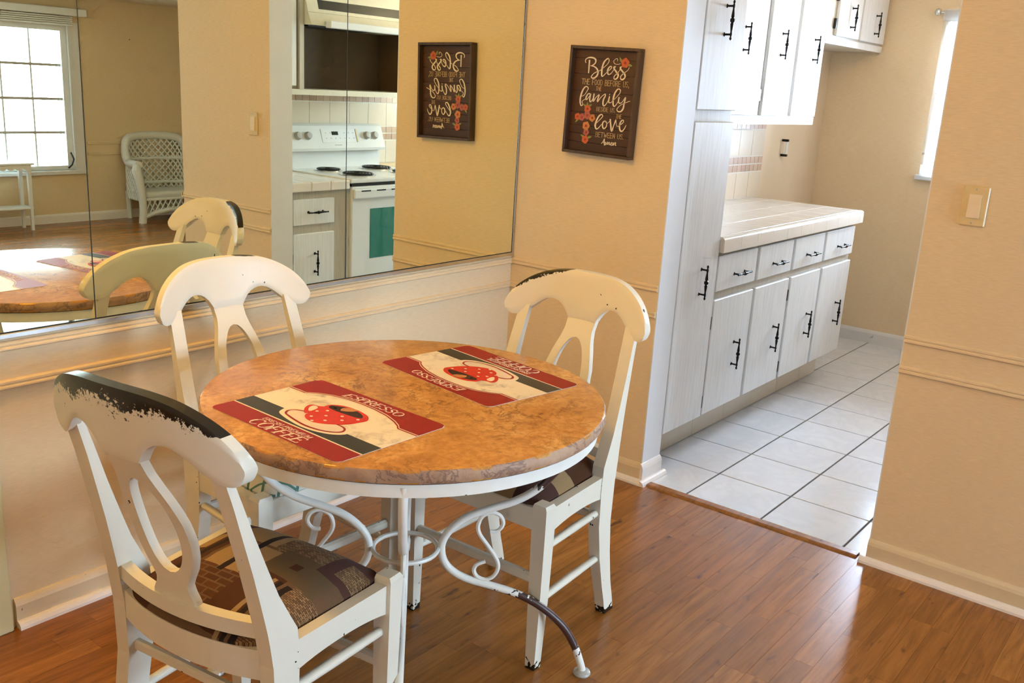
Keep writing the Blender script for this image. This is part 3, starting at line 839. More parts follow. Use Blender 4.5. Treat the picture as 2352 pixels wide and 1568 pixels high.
# ---------------------------------------------------------------- windows
def window_frame(name, x0, x1, z0, z1, yw, cols, rows, bar=0.022):
    """casement grid set in a wall that faces +Y"""
    mb = MB()
    mb.box(x0, x0 + 0.06, yw - 0.10, yw - 0.02, z0, z1).box(x1 - 0.06, x1, yw - 0.10, yw - 0.02, z0, z1)
    mb.box(x0 + 0.06, x1 - 0.06, yw - 0.10, yw - 0.02, z0, z0 + 0.04).box(x0 + 0.06, x1 - 0.06, yw - 0.10, yw - 0.02, z1 - 0.045, z1)
    w = struct(name, mb, WHITEP)
    ix0, ix1, iz0, iz1 = x0 + 0.06, x1 - 0.06, z0 + 0.04, z1 - 0.045
    for i in range(1, cols):
        x = ix0 + (ix1 - ix0) * i / cols
        obj('glazing_bar', MB().box(x - bar / 3, x + bar / 3, yw - 0.075, yw - 0.055, iz0, iz1), WHITEP, w)
    for j in range(1, rows):
        z = iz0 + (iz1 - iz0) * j / rows
        obj('glazing_bar', MB().box(ix0, ix1, yw - 0.08, yw - 0.05, z - bar / 2, z + bar / 2), GREYP, w)
    for i in range(cols):
        for j in range(rows):
            a, b = ix0 + (ix1 - ix0) * i / cols, ix0 + (ix1 - ix0) * (i + 1) / cols
            c, d = iz0 + (iz1 - iz0) * j / rows, iz0 + (iz1 - iz0) * (j + 1) / rows
            obj('pane', MB().box(a, b, yw - 0.068, yw - 0.062, c, d), PANE, w)
    return w
w1 = window_frame('window_1', LW[0], LW[1], LW[2], LW[3], LY, 10, 4)
obj('window_reveal', MB().box(LW[1] - 0.004, LW[1], LY - 0.019, LY + 0.012, LW[2], LW[3]).box(LW[1], LW[1] + 0.10, LY, LY + 0.012, LW[2] - 0.04, LW[3] + 0.03), JAMB, w1)
obj('window_sill', MB().cbox(LW[0] - 0.1, LW[1] + 0.1, LY - 0.05, LY + 0.035, LW[2] - 0.035, LW[2], 0.004), JAMB, w1)
obj('window_crank', MB().tube([(LW[1] - 0.06, LY - 0.01, LW[2] + 0.02), (LW[1] - 0.05, LY + 0.03, LW[2] + 0.05), (LW[1] - 0.03, LY + 0.03, LW[2] + 0.10), (LW[1] - 0.05, LY + 0.02, LW[2] + 0.16)], 0.008, 6), BLACK, w1)
bl = thing('roller_blind', 'white blind rolled up under its headrail over the living room window', 'blind', (0.05, LY + 0.05, 1.72))
obj('headrail', MB().cbox(LW[0] - 0.12, LW[1] + 0.15, LY + 0.013, LY + 0.075, 1.805, 1.868, 0.006), WHITEP, bl)
for j in range(5):
    obj('slat', MB().cbox(LW[0] - 0.05, LW[1] + 0.02, LY + 0.015, LY + 0.06, 1.722 + j * 0.016, 1.734 + j * 0.016, 0.003), WHITEP, bl)
obj('pull_cord', MB().tube([(LW[1] - 0.02, LY + 0.03, 1.80), (LW[1] - 0.02, LY + 0.03, 0.75)], 0.004, 6), WHITEP, bl)

# kitchen window, in the end wall
mb = MB().box(KX + 0.03, KX + 0.09, KW[0], KW[0] + 0.04, KW[2], KW[3]).box(KX + 0.03, KX + 0.09, KW[1] - 0.04, KW[1], KW[2], KW[3])
mb.box(KX + 0.03, KX + 0.09, KW[0] + 0.04, KW[1] - 0.04, KW[2], KW[2] + 0.04).box(KX + 0.03, KX + 0.09, KW[0] + 0.04, KW[1] - 0.04, KW[3] - 0.04, KW[3])
w2 = struct('window_2', mb, WHITEP)
obj('glazing_bar', MB().box(KX + 0.045, KX + 0.075, KW[0] + 0.04, KW[1] - 0.04, 1.49, 1.52), WHITEP, w2)
for a, b in ((KW[2] + 0.04, 1.49), (1.52, KW[3] - 0.04)):
    obj('pane', MB().box(KX + 0.057, KX + 0.063, KW[0] + 0.04, KW[1] - 0.04, a, b), PANE, w2)
obj('window_sill', MB().cbox(KX - 0.03, KX + 0.05, KW[0] - 0.05, KW[1] + 0.05, KW[2] - 0.03, KW[2], 0.004), WHITEP, w2)
# unseen side window behind the camera, added to let in fill daylight
mb = MB().box(LX0 - 0.09, LX0 - 0.03, SWN[0], SWN[0] + 0.04, SWN[2], SWN[3]).box(LX0 - 0.09, LX0 - 0.03, SWN[1] - 0.04, SWN[1], SWN[2], SWN[3])
mb.box(LX0 - 0.09, LX0 - 0.03, SWN[0] + 0.04, SWN[1] - 0.04, SWN[2], SWN[2] + 0.04).box(LX0 - 0.09, LX0 - 0.03, SWN[0] + 0.04, SWN[1] - 0.04, SWN[3] - 0.04, SWN[3])
w3 = struct('window_added', mb, WHITEP)
obj('glazing_bar', MB().box(LX0 - 0.075, LX0 - 0.045, -3.315, -3.285, SWN[2] + 0.04, SWN[3] - 0.04), WHITEP, w3)
for a, b in ((SWN[0] + 0.04, -3.315), (-3.285, SWN[1] - 0.04)):
    obj('pane', MB().box(LX0 - 0.063, LX0 - 0.057, a, b, SWN[2] + 0.04, SWN[3] - 0.04), PANE, w3)
rod = thing('curtain_rod', 'thin metal curtain rod with round finial over the kitchen window', 'curtain rod', (KX - 0.05, -1.15, 1.985))
obj('rod', MB().tube([(KX - 0.05, -0.69, 1.985), (KX - 0.05, -1.62, 1.985)], 0.008, 8), CHROME, rod, True)
for yy in (-0.675, -1.635):
    mb = MB().lathe([(0.0, -0.022), (0.014, -0.016), (0.020, 0.0), (0.014, 0.016), (0.0, 0.022)], 12)
    mb.v = [(KX - 0.05 + p[0], yy + p[1], 1.985 + p[2]) for p in mb.v]
    obj('finial', mb, CHROME, rod, True)
for yy in (-0.72, -1.59):
    obj('bracket', MB().box(KX - 0.055, KX - 0.001, yy - 0.006, yy + 0.006, 1.975, 1.985), CHROME, rod)
cu = thing('curtain', 'sheer white printed curtain hanging at the kitchen window', 'curtain', (KX - 0.05, -1.15, 1.1))
mb = MB()
ny, nz = 90, 12
for j in range(nz + 1):
    for i in range(ny + 1):
        z = 1.975 - (1.975 - 1.135) * j / nz
        yy = -0.715 - 0.88 * i / ny
        mb.v.append((KX - 0.052 + 0.014 * math.sin(i * 1.05) + 0.004 * math.sin(i * 2.3 + j * 0.4), yy, z))
for j in range(nz):
    for i in range(ny):
        a = j * (ny + 1) + i
        mb.f.append((a, a + 1, a + ny + 2, a + ny + 1))
obj('curtain_panel', mb, CURTAIN, cu, True)
obj('curtain_heading', MB().cbox(KX - 0.078, KX - 0.028, -1.60, -0.715, 1.935, 1.999, 0.006), CURTAIN, cu)
obj('curtain_hem', MB().cbox(KX - 0.076, KX - 0.034, -1.60, -0.722, 1.065, 1.135, 0.004), CURTAIN, cu)

# ---------------------------------------------------------------- dining table
TC = Vector((-1.490, -0.886, 0))
table = thing('dining_table', 'round amber marble table on white scrolled iron legs', 'table', TC)
TOPC = (-1.482, -0.870)
TR, TZ = 0.466, 0.746
mb = MB()
rt = random.Random(3)
prof = [(TR - 0.004, 0.7165), (TR, 0.722), (TR + 0.001, 0.731), (TR, 0.741), (TR - 0.003, 0.7455), (TR - 0.006, 0.746)]
NS = 144
for r, h in prof:
    for q in range(NS):
        a = 2 * PI * q / NS
        j = 0.0014 * math.sin(q * 1.7) + 0.001 * math.sin(q * 0.9 + 2) if 0.72 < h < 0.744 else 0
        mb.v.append((TOPC[0] + (r + j) * math.cos(a), TOPC[1] + (r + j) * math.sin(a), h))
for i in range(len(prof) - 1):
    for q in range(NS):
        mb.f.append((i * NS + q, i * NS + (q + 1) % NS, (i + 1) * NS + (q + 1) % NS, (i + 1) * NS + q))
mb.f.append(tuple(range(NS - 1, -1, -1)))
mb.f.append(tuple((len(prof) - 1) * NS + q for q in range(NS)))
top = obj('marble_top', mb, MARBLE, table, True)
top.data.materials.append(MARBLE_E)
for p in top.data.polygons:
    if abs(p.normal.z) < 0.6:
        p.material_index = 1
RB = 0.452
mb = MB()
NR = 96
prof = [(RB, 0.684), (RB, 0.7145), (RB - 0.03, 0.7145), (RB - 0.03, 0.709), (RB - 0.007, 0.709), (RB - 0.007, 0.684)]
for r, h in prof:
    for q in range(NR):
        a = 2 * PI * q / NR
        mb.v.append((TOPC[0] + r * math.cos(a), TOPC[1] + r * math.sin(a), h))
for i in range(len(prof)):
    j = (i + 1) % len(prof)
    for q in range(NR):
        mb.f.append((i * NR + q, i * NR + (q + 1) % NR, j * NR + (q + 1) % NR, j * NR + q))
obj('rim_band', mb, IRON, table, True)
obj('rim_gap_shade', MB().lathe([(TR - 0.02, 0.7143), (TR - 0.0065, 0.7143), (TR - 0.0065, 0.7170), (TR - 0.02, 0.7170)], 96, TOPC), SHADOWGAP, table)  # dark ring painted as the shade in the gap under the marble
LEGP = catmull([(0.428, 0.706), (0.418, 0.655), (0.388, 0.602), (0.350, 0.553), (0.312, 0.512), (0.262, 0.481), (0.200, 0.459), (0.150, 0.438), (0.113, 0.408), (0.093, 0.378), (0.088, 0.350),
                (0.095, 0.318), (0.118, 0.290), (0.156, 0.269), (0.206, 0.254), (0.257, 0.238), (0.300, 0.220), (0.348, 0.190), (0.402, 0.140), (0.436, 0.085), (0.457, 0.030), (0.462, 0.012)], 4)
SCR = catmull([(0.205, 0.399), (0.224, 0.401), (0.236, 0.420), (0.228, 0.441), (0.206, 0.449), (0.184, 0.438), (0.175, 0.414), (0.180, 0.391), (0.201, 0.361), (0.223, 0.328), (0.230, 0.302), (0.220, 0.278), (0.200, 0.268),
               (0.179, 0.276), (0.170, 0.293), (0.177, 0.309), (0.197, 0.318)], 4)
for q in range(4):
    a = -PI / 4 - 0.035 + q * PI / 2
    ca, sa = math.cos(a), math.sin(a)
    lg = obj('leg', MB().tube([(TC.x + r * ca, TC.y + r * sa, z) for r, z in LEGP], 0.0098, 10), IRONW if q == 0 else IRON, table, True)
    obj('scroll', MB().tube([(TC.x + r * ca, TC.y + r * sa, z) for r, z in SCR], 0.0052, 8), IRON, lg, True)
    obj('foot_pad', MB().lathe([(0.021, 0.0), (0.023, 0.004), (0.021, 0.009), (0.012, 0.013), (0.0, 0.014)], 20, (TC.x + 0.462 * ca, TC.y + 0.462 * sa)), PAD, lg, True)
obj('centre_ring', MB().tube([(TC.x + 0.079 * math.cos(2 * PI * q / 40), TC.y + 0.079 * math.sin(2 * PI * q / 40), 0.352) for q in range(40)], 0.006, 8, True), IRON, table, True)

# ---------------------------------------------------------------- printed placemats
MWD, MHT = 0.424, 0.302
GL = {  # italic serif letters on a unit em: strokes (points, heavy?) plus serifs
    'E': ([[(0.1, 0), (0.1, 1)]], [[(0.1, 1), (0.62, 1)], [(0.1, 0.52), (0.48, 0.52)], [(0.1, 0), (0.66, 0)], [(0.62, 1), (0.62, 0.84)], [(0.66, 0), (0.68, 0.18)], [(0.48, 0.62), (0.48, 0.42)], [(0.0, 0), (0.1, 0)], [(0.0, 1), (0.1, 1)]], 0.74),
    'F': ([[(0.1, 0), (0.1, 1)]], [[(0.1, 1), (0.62, 1)], [(0.1, 0.52), (0.48, 0.52)], [(0.62, 1), (0.62, 0.82)], [(0.48, 0.62), (0.48, 0.42)], [(-0.02, 0), (0.26, 0)], [(0.0, 1), (0.1, 1)]], 0.70),
    'P': ([[(0.1, 0), (0.1, 1)], [(0.5, 0.93), (0.6, 0.75), (0.52, 0.55)]], [[(0.1, 1), (0.4, 1), (0.5, 0.93)], [(0.52, 0.55), (0.4, 0.47), (0.1, 0.47)], [(-0.02, 0), (0.26, 0)], [(0.0, 1), (0.1, 1)]], 0.70),
    'R': ([[(0.1, 0), (0.1, 1)], [(0.5, 0.93), (0.6, 0.75), (0.5, 0.55)], [(0.35, 0.48), (0.68, 0.0)]], [[(0.1, 1), (0.4, 1), (0.5, 0.93)], [(0.5, 0.55), (0.4, 0.48), (0.1, 0.48)], [(-0.02, 0), (0.26, 0)], [(0.0, 1), (0.1, 1)], [(0.62, 0), (0.80, 0)]], 0.78),
    'S': ([[(0.16, 0.72), (0.24, 0.58), (0.45, 0.46), (0.54, 0.30)]], [[(0.54, 0.80), (0.48, 0.97), (0.32, 1.02), (0.18, 0.92), (0.16, 0.72)], [(0.54, 0.30), (0.48, 0.06), (0.30, -0.02), (0.14, 0.04), (0.08, 0.22)], [(0.55, 1.0), (0.54, 0.78)], [(0.07, 0.0), (0.08, 0.22)]], 0.66),
    'O': ([[(0.14, 0.78), (0.08, 0.5), (0.14, 0.22)], [(0.70, 0.78), (0.76, 0.5), (0.70, 0.22)]], [[(0.14, 0.78), (0.26, 0.97), (0.42, 1.02), (0.58, 0.97), (0.70, 0.78)], [(0.14, 0.22), (0.26, 0.03), (0.42, -0.02), (0.58, 0.03), (0.70, 0.22)]], 0.86),
    'C': ([[(0.14, 0.78), (0.08, 0.5), (0.14, 0.22)]], [[(0.14, 0.78), (0.26, 0.97), (0.42, 1.02), (0.58, 0.97), (0.68, 0.78)], [(0.14, 0.22), (0.26, 0.03), (0.42, -0.02), (0.58, 0.03), (0.70, 0.20)], [(0.68, 1.0), (0.68, 0.76)]], 0.80),
    'H': ([[(0.1, 0), (0.1, 1)], [(0.66, 0), (0.66, 1)]], [[(0.1, 0.5), (0.66, 0.5)], [(-0.02, 0), (0.24, 0)], [(-0.02, 1), (0.24, 1)], [(0.54, 0), (0.80, 0)], [(0.54, 1), (0.80, 1)]], 0.86),
    'M': ([[(0.80, 0), (0.80, 1)], [(0.12, 1), (0.45, 0.05)]], [[(0.12, 0), (0.12, 1)], [(0.45, 0.05), (0.80, 1)], [(0.0, 0), (0.24, 0)], [(0.70, 0), (0.92, 0)]], 1.0),
    'I': ([[(0.12, 0), (0.12, 1)]], [[(0.0, 0), (0.26, 0)], [(0.0, 1), (0.26, 1)]], 0.36),
    'U': ([[(0.12, 1), (0.12, 0.25), (0.22, 0.05)]], [[(0.22, 0.05), (0.40, -0.02), (0.58, 0.06), (0.66, 0.25), (0.66, 1)], [(0.0, 1), (0.26, 1)], [(0.56, 1), (0.76, 1)]], 0.84),
    ' ': ([], [], 0.35)}
def serif_text(mb, text, x0, x1, y, h, fn, d0, d1, slant=0.18, arc=0.0):
    adv = sum(GL[c][2] for c in text)
    sx = (x1 - x0) / adv
    x = x0
    for c in text:
        heavy, light, w = GL[c]
        def P(p):
            xx = x + (p[0] + slant * p[1]) * sx
            u = 2 * (xx - x0) / (x1 - x0) - 1
            return (xx, y + p[1] * h + arc * (1 - u * u))
        for st in heavy:
            mb.ribbon([P(p) + (0.17 * h,) for p in (st if len(st) == 2 else catmull(st, 3))], fn, d0, d1)
        for st in light:
            mb.ribbon([P(p) + (0.075 * h,) for p in (st if len(st) == 2 else catmull(st, 3))], fn, d0, d1)
        x += w * sx
def rounded(w, h, r, n=5):
    out = []
    for cx, cy, a0 in ((w / 2 - r, h / 2 - r, 0), (-w / 2 + r, h / 2 - r, PI / 2), (-w / 2 + r, -h / 2 + r, PI), (w / 2 - r, -h / 2 + r, 1.5 * PI)):
        out += [(cx + r * math.cos(a0 + PI / 2 * i / n), cy + r * math.sin(a0 + PI / 2 * i / n)) for i in range(n + 1)]
    return out
def clip_h(poly, y0, y1):
    def cut(pl, val, keep_above):
        res = []
        for i in range(len(pl)):
            a, b = pl[i], pl[(i + 1) % len(pl)]
            ia = a[1] >= val if keep_above else a[1] <= val
            ib = b[1] >= val if keep_above else b[1] <= val
            if ia:
                res.append(a)
            if ia != ib:
                t_ = (val - a[1]) / (b[1] - a[1])
                res.append((a[0] + t_ * (b[0] - a[0]), val))
        return res
    return cut(cut(poly, y0, True), y1, False)
def ml(p):      # unit square -> local metres
    return ((p[0] - 0.5) * MWD, (p[1] - 0.5) * MHT)
def make_placemat(label, cx, cy, rz):
    root = thing('placemat', label, 'placemat', (cx, cy, TZ), rz, 'coffee placemats on the marble table')
    fn = lambda a, b, d: (a, b, d)
    full = rounded(MWD, MHT, 0.016)
    z = [0.0004]
    def lay(name, mb_, m, lab=None):
        return obj(name, mb_, m, root, False, True, lab)
    lay('mat_sheet', MB().prism(full, fn, 0.0003, 0.0012), MWHITE)
    Y = lambda v: (v - 0.5) * MHT
    e0, e1 = 0.0010, 0.0014
    lay('red_border', MB().prism(clip_h(full, Y(0), Y(0.20)), fn, e0, e1), MRED)
    lay('pinstripe', MB().box(-MWD / 2, MWD / 2, Y(0.20), Y(0.213), e0, e1), MCREAM)
    lay('charcoal_band', MB().box(-MWD / 2, MWD / 2, Y(0.213), Y(0.375), e0, e1), MDARK)
    # upper red field with the arched cut-out, built as columns
    arch = [(0.0, 0.69), (0.135, 0.69), (0.150, 0.712), (0.185, 0.748), (0.26, 0.800), (0.36, 0.832), (0.47, 0.842), (0.58, 0.834), (0.69, 0.808), (0.78, 0.765), (0.84, 0.722), (0.860, 0.690), (1.0, 0.690)]
    ax = [p[0] for p in arch]; ay = [p[1] for p in arch]
    def col_mesh(lo, hi, h):
        mb_ = MB()
        N = 60
        for i in range(N + 1):
            u = i / N
            x = (u - 0.5) * MWD
            inset = 0.016 - math.sqrt(max(0, 0.016 ** 2 - max(0, abs(x) - (MWD / 2 - 0.016)) ** 2))
            a = np.interp(u, ax, ay)
            mb_.v.append((x, Y(a + lo), h))
            mb_.v.append((x, (Y(1) - inset) if hi is None else Y(a + hi), h))
        mb_.f = [(2 * i, 2 * i + 2, 2 * i + 3, 2 * i + 1) for i in range(N)]
        return mb_
    lay('red_border', col_mesh(0.0, None, e1), MRED)
    lay('pinstripe', col_mesh(-0.006, 0.004, e1 + 0.0002), MCREAM)
    lay('pinstripe', col_mesh(0.018, 0.026, e1 + 0.0002), MCREAM)
    def poly(key, m, h, name, k_=3):
        return lay(name, MB().prism(catmull([ml(p) for p in MAT[key]], k_, True), fn, e0, h), m)
    poly('saucer', MCREAM, 0.0016, 'saucer_print')
    poly('saucer_red', MRED, 0.0018, 'saucer_print')
    poly('saucer_in', MSAUCER, 0.0020, 'saucer_print')
    poly('handle', MCUP, 0.0022, 'cup_print')
    poly('handlehole', MCREAM, 0.0024, 'cup_print')
    poly('cup', MCUP, 0.0026, 'cup_print')
    poly('coffee', MCOFFEE, 0.0028, 'coffee_print')
    poly('crema', MCREMA, 0.0030, 'coffee_print')
    for p in MAT['dots']:
        x, y = ml(p)
        lay('dot_print', MB().prism([(x + 0.0042 * math.cos(q * PI / 4), y + 0.0034 * math.sin(q * PI / 4)) for q in range(8)], fn, e0, 0.0028), MCREAM)
    mb_ = MB()
    serif_text(mb_, 'ESPRESSO', ml((0.30, 0))[0], ml((0.74, 0))[0], Y(0.865), 0.0225, fn, e0, 0.0018, 0.16, 0.006)
    lay('lettering', mb_, MCREAM, 'cream lettering reading ESPRESSO')
    mb_ = MB()
    serif_text(mb_, 'FRESH PREMIUM', ml((0.315, 0))[0], ml((0.685, 0))[0], Y(0.132), 0.0105, fn, e0, 0.0018, 0.16)
    lay('lettering', mb_, MCREAM, 'small cream lettering reading FRESH PREMIUM')
    mb_ = MB()
    serif_text(mb_, 'COFFEE', ml((0.295, 0))[0], ml((0.69, 0))[0], Y(0.022), 0.0285, fn, e0, 0.0018, 0.16)
    lay('lettering', mb_, MCREAM, 'large cream lettering reading COFFEE')
    return root
make_placemat('red espresso placemat nearer the chair with the black-worn top rail', -1.728, -0.873, math.atan2(-0.422, -0.012))
make_placemat('red espresso placemat beside the chair under the plaque, turned away', -1.245, -0.884, math.atan2(0.438, 0.065))

# ---------------------------------------------------------------- Napoleon-back chairs
def make_chair(name, label, loc, rz, crest_mat, seat_mat, seat_label):
    root = thing(name, label, 'chair', loc, rz, 'chairs around the marble table')
    P = lambda n, mb_, m=PAINT, sm=False, lab=None: obj(n, mb_, m, root, sm, True, lab)
    HW = 0.205
    # front legs: square posts, tapered inward, chamfered tops
    for s in (-1, 1):
        mb_ = MB()
        lv = [(0.0, 0.014, 0.393), (0.012, 0.0145, 0.393), (0.20, 0.0185, 0.393), (0.37, 0.0205, 0.394), (0.455, 0.0212, 0.395), (0.463, 0.0175, 0.395)]
        for z, h, yc in lv:
            xo = s * (0.238 - 0.0212 - (0.0212 - h) * 0.6)
            mb_.v += [(xo - h, yc - h, z), (xo + h, yc - h, z), (xo + h, yc + h, z), (xo - h, yc + h, z)]
        for i in range(len(lv) - 1):
            for q in range(4):
                mb_.f.append((4 * i + q, 4 * i + (q + 1) % 4, 4 * i + 4 + (q + 1) % 4, 4 * i + 4 + q))
        mb_.f += [(3, 2, 1, 0), tuple(4 * (len(lv) - 1) + q for q in range(4))]
        P('leg', mb_)
    # rear legs running up into the back posts
    zs = [0.0, 0.05, 0.10, 0.20, 0.30, 0.42, 0.475, 0.50, 0.56, 0.62, 0.70, 0.76, 0.835]
    bk = [0.0, 0.013, 0.028, 0.050, 0.062, 0.058, 0.050, 0.046, 0.034, 0.021, 0.001, -0.014, -0.036]
    fr = [0.045, 0.058, 0.074, 0.104, 0.122, 0.126, 0.121, 0.108, 0.078, 0.055, 0.026, 0.006, -0.020]
    for s in (-1, 1):
        mb_ = MB()
        for z, b, f in zip(zs, bk, fr):
            xc = s * (0.200 - 0.052 * max(0.0, z - 0.46))
            w = 0.0175 if z > 0.1 else 0.0155
            mb_.v += [(xc - w, b, z), (xc + w, b, z), (xc + w, f, z), (xc - w, f, z)]
        for i in range(len(zs) - 1):
            for q in range(4):
                mb_.f.append((4 * i + q, 4 * i + (q + 1) % 4, 4 * i + 4 + (q + 1) % 4, 4 * i + 4 + q))
        mb_.f += [(3, 2, 1, 0), tuple(4 * (len(zs) - 1) + q for q in range(4))]
        P('leg', mb_)
    # crest rail
    top_ = [(0.0, 0.952), (0.07, 0.950), (0.125, 0.941), (0.168, 0.922), (0.200, 0.899), (0.221, 0.875), (0.233, 0.855), (0.238, 0.838)]
    bot_ = [(0.0, 0.818), (0.046, 0.818), (0.052, 0.828), (0.065, 0.846), (0.082, 0.858), (0.102, 0.863), (0.122, 0.859), (0.142, 0.846), (0.160, 0.830), (0.178, 0.815), (0.196, 0.806), (0.213, 0.804), (0.226, 0.809), (0.234, 0.818), (0.238, 0.832)]
    tc = catmull(top_, 8); bc = bot_[:2] + catmull(bot_[2:], 6)
    tx = [p[0] for p in tc]; tz = [p[1] for p in tc]; bx = [p[0] for p in bc]; bz = [p[1] for p in bc]
    us = sorted(set([round(0.238 * math.sin(PI / 2 * i / 30), 5) for i in range(31)] + [0.046, 0.052]))
    us = [-u for u in us[:0:-1]] + us
    NRW = 10
    def cd(u, z):
        return -0.064 + 0.062 * (u / 0.25) ** 2 - 0.16 * (z - 0.83)
    mb_ = MB()
    uvs = []
    nc = len(us)
    for side, off in ((0, -0.0145), (1, 0.0145)):
        for u in us:
            a, b = float(np.interp(abs(u), bx, bz)), float(np.interp(abs(u), tx, tz))
            for r in range(NRW + 1):
                z = a + (b - a) * r / NRW
                e = min(r, NRW - r) / NRW * (b - a)
                o_ = off * (0.80 if r in (0, NRW) else 1.0)
                mb_.v.append((u, cd(u, z) + o_, z))
                uvs.append(((u + 0.245) / 0.49, max(0.0, b - z)))
    st = nc * (NRW + 1)
    for i in range(nc - 1):
        for r in range(NRW):
            a = i * (NRW + 1) + r
            mb_.f.append((a, a + NRW + 1, a + NRW + 2, a + 1))
            mb_.f.append((st + a, st + a + 1, st + a + NRW + 2, st + a + NRW + 1))
        for r in (0, NRW):
            a = i * (NRW + 1) + r
            mb_.f.append((a, a + NRW + 1, st + a + NRW + 1, st + a))
    for i in (0, nc - 1):
        for r in range(NRW):
            a = i * (NRW + 1) + r
            mb_.f.append((a, a + 1, st + a + 1, st + a))
    cr = P('crest_rail', mb_, crest_mat, True)
    lay_ = cr.data.uv_layers.new(name='UVMap')
    for lp in cr.data.loops:
        lay_.data[lp.index].uv = uvs[lp.vertex_index]
    # keyhole splat
    ho = [(0.503, 0.054), (0.513, 0.053), (0.528, 0.044), (0.542, 0.040), (0.556, 0.046), (0.58, 0.060), (0.61, 0.071), (0.65, 0.077), (0.69, 0.074), (0.73, 0.063), (0.765, 0.051), (0.79, 0.0455), (0.823, 0.0465)]
    hz = [p[0] for p in ho]; hx = [p[1] for p in ho]
    hc, hh, hwid = 0.667, 0.104, 0.049
    def sd(z):
        t_ = (z - 0.50) / 0.32
        return 0.038 - 0.099 * t_ + 0.020 * math.sin(PI * t_)
    lv = sorted(set([round(0.503 + 0.32 * i / 40, 4) for i in range(41)] + [hc - hh, hc + hh]))
    mb_ = MB()
    for off in (-0.009, 0.009):
        for z in lv:
            o_ = float(np.interp(z, hz, hx))
            e = 1 - ((z - hc) / hh) ** 2
            i_ = hwid * math.sqrt(e) * (1.0 - 0.10 * (z - hc) / hh) if e > 0 else 0.0
            for x in (-o_, -i_, i_, o_):
                mb_.v.append((x, sd(z) + off, z))
    st = 4 * len(lv)
    for i in range(len(lv) - 1):
        a = 4 * i
        zm = (lv[i] + lv[i + 1]) / 2
        hole = abs(zm - hc) < hh
        for q in ((0, 2) if hole else (0, 1, 2)):
            mb_.f.append((a + q, a + q + 1, a + q + 5, a + q + 4))
            mb_.f.append((st + a + q, st + a + q + 4, st + a + q + 5, st + a + q + 1))
        for q in ((0, 1, 2, 3) if hole else (0, 3)):
            mb_.f.append((a + q, a + q + 4, st + a + q + 4, st + a + q))
    P('splat', mb_, PAINT, True)
    # curved rails of back and seat
    def bow(x, depth, base):
        return base - depth * (1 - (x / HW) ** 2)
    def bow_rail(z0, z1, base, depth, th, z0fn=None):
        m_ = MB()
        N = 18
        for i in range(N + 1):
            x = -0.186 + 0.372 * i / N
            y = bow(x, depth, base)
            lo = z0 if z0fn is None else z0fn(x)
            m_.v += [(x, y, lo), (x, y + th, lo), (x, y + th, z1), (x, y, z1)]
        for i in range(N):
            for q in range(4):
                m_.f.append((4 * i + q, 4 * i + (q + 1) % 4, 4 * i + 4 + (q + 1) % 4, 4 * i + 4 + q))
        m_.f += [(3, 2, 1, 0), tuple(4 * N + q for q in range(4))]
        return m_
    P('back_rail', bow_rail(0.474, 0.504, 0.062, 0.040, 0.024))
    P('seat_rail', bow_rail(0.385, 0.446, 0.068, 0.040, 0.020))
    P('seat_rail', MB().cbox(-0.199, 0.199, 0.386, 0.408, 0.388, 0.448, 0.002))
    for s in (-1, 1):
        m_ = MB()
        N = 14
        for i in range(N + 1):
            t_ = i / N
            y = 0.085 + (0.380 - 0.085) * t_
            lo = 0.380 + 0.016 * (1 - (2 * abs(t_ - 0.5)) ** 2.2) - 0.004 * (1 - t_)
            x0 = s * (0.200 + 0.014 * t_ - 0.0125)
            x1 = s * (0.200 + 0.016 * t_ + 0.0125)
            m_.v += [(x0, y, lo), (x1, y, lo), (x1, y, 0.447), (x0, y, 0.447)]
        for i in range(N):
            for q in range(4):
                m_.f.append((4 * i + q, 4 * i + (q + 1) % 4, 4 * i + 4 + (q + 1) % 4, 4 * i + 4 + q))
        m_.f += [(3, 2, 1, 0), tuple(4 * N + q for q in range(4))]
        P('seat_rail', m_)
        for z in (0.335, 0.190):
            zy = float(np.interp(z, zs, bk)) * 0.5 + float(np.interp(z, zs, fr)) * 0.5
            P('stretcher', MB().tube([(s * 0.201, zy, z + 0.004), (s * 0.206, 0.24, z + 0.002), (s * 0.214, 0.393, z)], [0.0095, 0.0115, 0.0095], 10), PAINT, True)
    P('stretcher', MB().cbox(-0.205, 0.205, 0.383, 0.403, 0.236, 0.264, 0.006))
    P('stretcher', MB().cbox(-0.19, 0.19, 0.076, 0.092, 0.300, 0.324, 0.004))
    # upholstered slip seat, notched at the front posts
    m_ = MB()
    NX, NY = 26, 26
    for i in range(NX + 1):
        for j in range(NY + 1):
            a, b = 2 * i / NX - 1, 2 * j / NY - 1
            sq = 1.0 / max(1.0, (abs(a) ** 10 + abs(b) ** 10) ** 0.1)
            aa, bb = a * sq, b * sq
            y = 0.232 + 0.172 * bb
            wx = 0.190 + 0.010 * bb
            x = wx * aa
            if j <= 3:
                y = max(y, 0.0)
            y += -0.030 * (1 - aa * aa) * max(0, -bb) ** 2
            h = (1 - abs(aa) ** 3.2) ** 0.75 * (1 - abs(bb) ** 3.4) ** 0.75
            m_.v.append((x, y, 0.450 + 0.050 * h))
    for i in range(NX):
        for j in range(NY):
            a = i * (NY + 1) + j
            m_.f.append((a, a + NY + 1, a + NY + 2, a + 1))
    rim = [i * (NY + 1) for i in range(NX + 1)] + [NX * (NY + 1) + j for j in range(1, NY + 1)] + [i * (NY + 1) + NY for i in range(NX - 1, -1, -1)] + [j for j in range(NY - 1, 0, -1)]
    o_ = len(m_.v)
    for q in rim:
        p = m_.v[q]
        m_.v.append((p[0] * 0.99, 0.232 + (p[1] - 0.232) * 0.99, 0.428))
    L_ = len(rim)
    for q in range(L_):
        m_.f.append((rim[q], rim[(q + 1) % L_], o_ + (q + 1) % L_, o_ + q))
